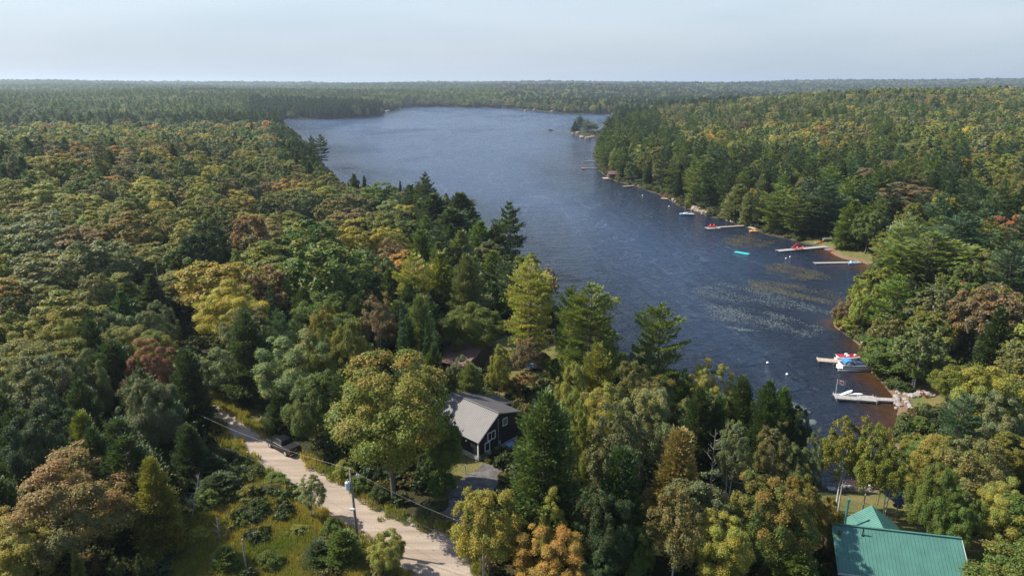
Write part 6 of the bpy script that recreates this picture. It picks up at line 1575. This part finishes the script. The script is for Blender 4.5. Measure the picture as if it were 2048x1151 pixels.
# pedal boat, dinghy, float mat, kayaks
q = at(1705, 528.5, 0); t_ = empty('pedal_boat', (q.x, q.y, .05), R(-5), 'light blue pedal boat afloat beside the long narrow dock', 'boat')
for sy in (-1, 1): b = MB(); b.m = Matrix.Translation((0, sy * .55, 0)); hull(b, 2.9, .5, .45, bow=.5); b.build('hull', M['light_blue'], t_)
b = MB(); b.box((-.2, 0, .5), (1.7, 1.5, .14)); b.build('deck', M['light_blue'], t_); b = MB(); [b.box((-.5, sy * .4, .75), (.4, .5, .4)) for sy in (-1, 1)]; b.build('seat', M['gel_white'], t_)
q = at(1507, 463.5, 0); t_ = empty('dinghy', (q.x, q.y, .05), R(2), 'orange square ended dinghy tied at the foot of the gangway', 'boat')
b = MB(); b.box((0, 0, .25), (3.0, 1.5, .45)); b.build('hull', M['orange'], t_, bevel=.12); b = MB(); [b.box((x, 0, .52), (.35, 1.3, .12)) for x in (-.7, .6)]; b.build('bench', M['yellow'], t_)
a_ = at(1470, 503.5, 0); c_ = at(1498, 508, 0); d = c_ - a_; b = MB(); b.box((0, 0, .06), (d.length, 1.9, .09)); 
for k in range(3): b.box((-d.length / 4 + k * d.length / 4, 0, .115), (.04, 1.85, .012))
o = b.build('float_mat', M['turquoise'], None, bevel=.03); o.location = ((a_.x + c_.x) / 2, (a_.y + c_.y) / 2, 0); o.rotation_euler = (0, 0, math.atan2(d.y, d.x)); tag(o, 'turquoise foam swim mat floating on the open water', 'swim mat')
def kayak(px, py, rz, m, label, L=3.0, W=.75, z=None, name='kayak', rise=.15):
    q = ground_at(px, py, .5); t = empty(name, (q.x, q.y, max(q.z, 0) + rise), rz, label, name, 'small boats drawn up on the lawn')
    rings = []
    for i in range(9):
        u = i / 8 * 2 - 1; w = W / 2 * max(.04, (1 - abs(u) ** 2.4)); x = u * L / 2; zz = .10 * u * u
        rings.append([(x, -w * .5, zz), (x, -w, zz + .16), (x, -w * .4, zz + .27), (x, w * .4, zz + .27), (x, w, zz + .16), (x, w * .5, zz)])
    b = MB(); b.loft(rings); b.build('hull', m, t); b = MB(); b.tube([(0, 0, .26), (0, 0, .285)], .26, 12); b.build('cockpit', M['black'], t); return t
kayak(1656, 501, R(15), M['light_blue'], 'bright blue kayak on the beach end of the weathered dock', 3.0, .8)
kayak(1661, 503, R(-20), M['red'], 'red kayak lying beside the bright blue kayak', 2.8, .7)
kayak(1634, 487, R(20), M['gel_white'], 'white kayak with tan trim at the lawn edge', 3.2, .8)
kayak(1638, 486, R(20), M['orange'], 'orange kayak leaning against the white kayak', 3.0, .7)
kayak(1645, 483, R(30), M['red'], 'red kayak upside down under the lawn trees', 2.8, .8)
kayak(1290, 365, R(5), M['blue_hull'], 'dark blue kayak behind the pale plank dock', 4.0, 1.2)
kayak(1350, 393, R(30), M['gel_white'], 'white canoe on the stones behind the small landing', 4.2, 1.0, name='canoe')
kayak(1415, 428, R(35), M['gel_white'], 'white canoe tilted on the granite slab', 4.0, 1.0, name='canoe')
q = ground_at(1657, 483); t_ = empty('motor_boat', (q.x, q.y, q.z + .3), R(5), 'grey aluminium boat on its trailer under the lawn trees', 'boat'); b = MB(); hull(b, 4.2, 1.6, .7); b.build('hull', M['alu'], t_); b = MB(); b.ball((-2.2, 0, .8), (.2, .2, .3), 8, 5); b.build('outboard_motor', M['black'], t_)
q = at(1737, 700, .2); t_ = kayak(1737, 708, R(40), mat('teal_plastic', (.03, .3, .3), .5), 'teal kayak on the stones behind the pontoon boat', 2.6, .8)
for i, (px, py, lab) in enumerate(((1572,517,'white mooring buoy, higher of the pair off the red slide dock'),(1580,514,'white mooring buoy nearest to the red slide dock'),(1535,726,'white mooring buoy left of the tan dock'),(1574,749,'white mooring buoy between the tan dock and the flag dock'),
    (1338,413,'white mooring buoy off the small stony landing'),(1285,391,'white mooring buoy off the pale plank dock'),(1641,756,'white mooring buoy close to the pontoon boat'))):
    if i == 6: continue
    q = at(px, py, 0); s = .27 if i not in (4, 5) else .34
    t_ = empty('buoy', (q.x, q.y, 0), 0, lab, 'buoy', 'white mooring buoys'); b = MB(); b.ball((0, 0, .12), s, 12, 8); b.build('float', M['gel_white'], t_, smooth=True)
    b = MB(); b.tube([(0, 0, .3), (0, 0, .42)], .05, 6); b.build('ring', M['blue_hull'], t_)

# ---------------------------------------------------------------- rocks of the shore
def rocks(pts, s0, s1, m, label, group, seed, frm='the left', name='shore_rock', zmin=-.1):
    rg = random.Random(seed)
    for i, (px, py) in enumerate(pts):
        q = ground_at(px + rg.uniform(-1.5, 1.5), py + rg.uniform(-1, 1), .3)
        boulder(name, q.x, q.y, max(q.z, zmin), rg.uniform(s0, s1), seed * 100 + i, m, f"{'first' if i == 0 else ORD[i]} {label}, counted from {frm}", group)
rocks([(1791 + 3 * (k % 3), 768 + 4 * k) for k in range(13)], .35, .75, M['rock'], 'pale rock in the row between beach and lawn', 'rocks of the beach row', 31, 'the far end')
rocks([(1812 + k * 7, 790 + 3 * math.sin(k)) for k in range(8)], .4, .8, M['rock'], 'pale rock in the stone steps running inland', 'rocks of the inland steps', 32, 'the beach')
rocks([(1812 + k * 3, 800 + k * 6) for k in range(6)], .4, .7, M['rock'], 'pale rock in the lower row above the shallows', 'rocks of the lower row', 33, 'the far end')
rocks([(1727 + k * 3, 686 + k * 2.3) for k in range(6)], .35, .7, M['pink_rock'], 'pinkish rock above the pontoon boat dock', 'rocks above the pontoon dock', 34, 'the far end')
rocks([(1690, 974), (1700, 976), (1722, 979), (1732, 977), (1738, 980), (1745, 976)], .3, .55, M['rock'], 'pale stone along the end of the small inlet', 'stones at the inlet end', 35)
rocks([(1390 + k * 5, 418 + k * 2.2) for k in range(7)], 1.2, 2.2, M['pink_rock'], 'granite block of the slab by the sailboat', 'granite by the sailboat', 36)
rocks([(1342 + k * 4, 398 + k * 2) for k in range(4)], 1.0, 1.8, M['pink_rock'], 'granite block beside the small stony landing', 'granite by the landing', 37)
rocks([(1446 + k * 5, 438 + k * 1.6) for k in range(5)], .8, 1.6, M['pink_rock'], 'granite block left of the long gangway', 'granite by the long gangway', 38)
rocks([(1278, 372), (1283, 374), (1288, 377)], .8, 1.3, M['pink_rock'], 'granite block at the pale plank dock', 'granite by the plank dock', 39)
rocks([(1146, 268), (1156, 270), (1166, 272), (1176, 273), (1186, 272), (1196, 269)], 2.0, 3.6, M['pink_rock'], 'low granite rock of the small island', 'rocks of the small island', 40)
rocks([(768, 226.5), (774, 224), (782, 222), (792, 219.5), (798, 218)], 3, 5.5, M['pink_rock'], 'pale rock on the far wooded point', 'rocks of the far point', 41)
rocks([(1050 + 9 * k, 219.8 + 0.95 * k) for k in range(8)], 3, 5.5, M['pink_rock'], 'pale rock on the far shore behind the island', 'rocks of the far shore', 42)
# fire pit on the steps lawn, with a lantern post
q = ground_at(1860, 790); 
t_ = empty('fire_pit', q, 0, 'round stone fire pit on the patch above the rock steps', 'fire pit')
for k in range(10):
    a = k * .628; b = MB(); b.ball((math.cos(a) * .75, math.sin(a) * .75, .2), (.28, .22, .22), 8, 5, .12, random.Random(k)); b.build('stone', M['pink_rock'], t_)
for i, a in enumerate((.6, 2.2, 3.6)):
    adirondack((q.x + 1.7 * math.cos(a), q.y + 1.7 * math.sin(a), q.z), a + math.pi, mat('brown_plastic', (.2, .07, .05), .6) if i == 0 else bpy.data.materials['brown_plastic'], ['rust brown chair on the lake side of the fire pit', 'rust brown chair behind the fire pit', 'rust brown chair on the near side of the fire pit'][i], 'chairs round the fire pit')
q = ground_at(1858, 768); t_ = empty('bird_feeder', q, 0, 'dark roofed bird feeder on a post above the fire pit', 'bird feeder')
b = MB(); b.tube([(0, 0, 0), (0, 0, 2.0)], .05, 6); b.build('post', M['black'], t_); b = MB(); b.box((0, 0, 2.15), (.4, .4, .3)); b.build('tray', M['brown_siding'], t_); b = MB(); b.add([(-.4, -.4, 2.3), (.4, -.4, 2.3), (.4, .4, 2.3), (-.4, .4, 2.3), (0, 0, 2.65)], [(0, 1, 4), (1, 2, 4), (2, 3, 4), (3, 0, 4), (3, 2, 1, 0)]); b.build('roof', M['roof_dark'], t_)
q = ground_at(1745, 978, 1); t_ = empty('bench', (q.x, q.y, max(q.z, .2)), R(5), 'pale stone bench at the end of the small inlet', 'bench')
b = MB(); b.box((0, 0, .45), (1.5, .45, .1)); b.build('seat', M['white'], t_)
for sx in (-.55, .55): b = MB(); b.box((sx, 0, .2), (.15, .4, .4)); b.build('leg', M['concrete'], t_)

# ---------------------------------------------------------------- lily pads
def pads(name, areas, n, rr_, col, label, seed=7):
    rng = np.random.default_rng(seed); V, F = [], []
    for P, share in areas:
        Q = [tuple(at(px, py, 0)[:2]) for px, py in P]
        xs = [p[0] for p in Q]; ys = [p[1] for p in Q]; want = int(n * share); got = 0
        while got < want:
            x = rng.uniform(min(xs), max(xs), 4000); y = rng.uniform(min(ys), max(ys), 4000)
            dens = 0.5 + 0.5 * np.sin(x / 3.3 + 2 * np.sin(y / 7)) * np.sin(y / 5.1 + np.sin(x / 4)) + .25 * np.sin(x / 1.3 + y / 1.7)
            e = np.clip(seg_dist(x, y, Q) / 3.0, 0, 1)
            k = in_poly(x, y, Q) & (rng.random(4000) < dens.clip(0, 1) * e) & (land_dist(x, y) < -.5)
            for a, b_ in zip(x[k], y[k]):
                r = rr_ * rng.uniform(.6, 1.3); a0 = rng.uniform(0, 6.28); i0 = len(V); z = .012 + .02 * rng.random()
                for j in range(6): V.append((a + r * math.cos(a0 + j * .95), b_ + r * math.sin(a0 + j * .95), z))
                F.append(tuple(range(i0, i0 + 6))); got += 1
                if got >= want: break
    me = bpy.data.meshes.new(name); me.from_pydata(V, [], F); me.materials.append(mat(name + '_leaf', col, .5, .45, .6)); o = bpy.data.objects.new(name, me); link(o); tag(o, label, 'lily pads', kind='stuff'); return o
pads('lily_pads', [([(1375,575),(1440,560),(1560,580),(1680,625),(1690,640),(1600,622),(1480,607),(1390,592)], .42), ([(1390,605),(1460,608),(1560,625),(1650,650),(1655,672),(1600,680),(1500,650),(1430,645)], .40), ([(1575,800),(1600,805),(1625,825),(1600,825),(1575,812)], .08), ([(1605,838),(1632,838),(1632,850),(1610,850)], .06), ([(1440,650),(1470,652),(1520,662),(1480,662)], .04)],
     3800, .15, (.095, .115, .105), 'pale lily pads scattered in drifts over the bay')
pads('water_weed', [([(1445,470),(1500,466),(1560,482),(1540,496),(1470,496),(1440,486)], .32), ([(1520,528),(1560,524),(1640,540),(1680,560),(1600,562),(1520,545)], .30), ([(1480,555),(1600,566),(1690,585),(1692,618),(1600,600),(1500,585)], .38)],
     6000, .17, (.070, .060, .026), 'olive brown water weed lying on the surface of the bay')
# radio masts on the skyline
for i, (px, D_, h, lab) in enumerate(((1618, 4700, 34, 'squat radio mast on the skyline, left of the tall mast'), (1673, 4700, 62, 'tall thin radio mast on the skyline ridge'))):
    d = Vector(ray(px, 170)); d /= math.hypot(d.x, d.y); x, y = d.x * D_, d.y * D_; z = hz(x, y)
    t_ = empty('radio_mast', (x, y, z), 0, lab, 'radio mast'); b = MB(); w = 1.3
    for k in range(3): b.tube([(w * math.cos(k * 2.09), w * math.sin(k * 2.09), 0), (w * .5 * math.cos(k * 2.09), w * .5 * math.sin(k * 2.09), h)], .35, 4)
    for k in range(int(h / 4)):
        b.tube([(w, 0, k * 4), (-.5 * w, .8 * w, k * 4 + 4)], .15, 3)
    b.build('lattice', M['alu'], t_)
    if i == 0: b = MB(); b.tube([(0, 0, h - 5), (0, 0, h)], 3, 8); b.build('antenna_drum', M['concrete'], t_)

# ---------------------------------------------------------------- the air over the lake
hm, nt, out = nodes_of('haze_air')
pv = nt.nodes.new('ShaderNodeVolumePrincipled'); pv.inputs['Color'].default_value = (0.72, 0.85, 1.0, 1); pv.inputs['Density'].default_value = 0.0001; pv.inputs['Anisotropy'].default_value = 0.3
nt.links.new(pv.outputs[0], out.inputs['Volume'])
b = MB(); b.box((0, 6000, 70), (23800, 17000, 2 * 74)); hz_o = b.build('haze', hm, None); tag(hz_o, kind='stuff')
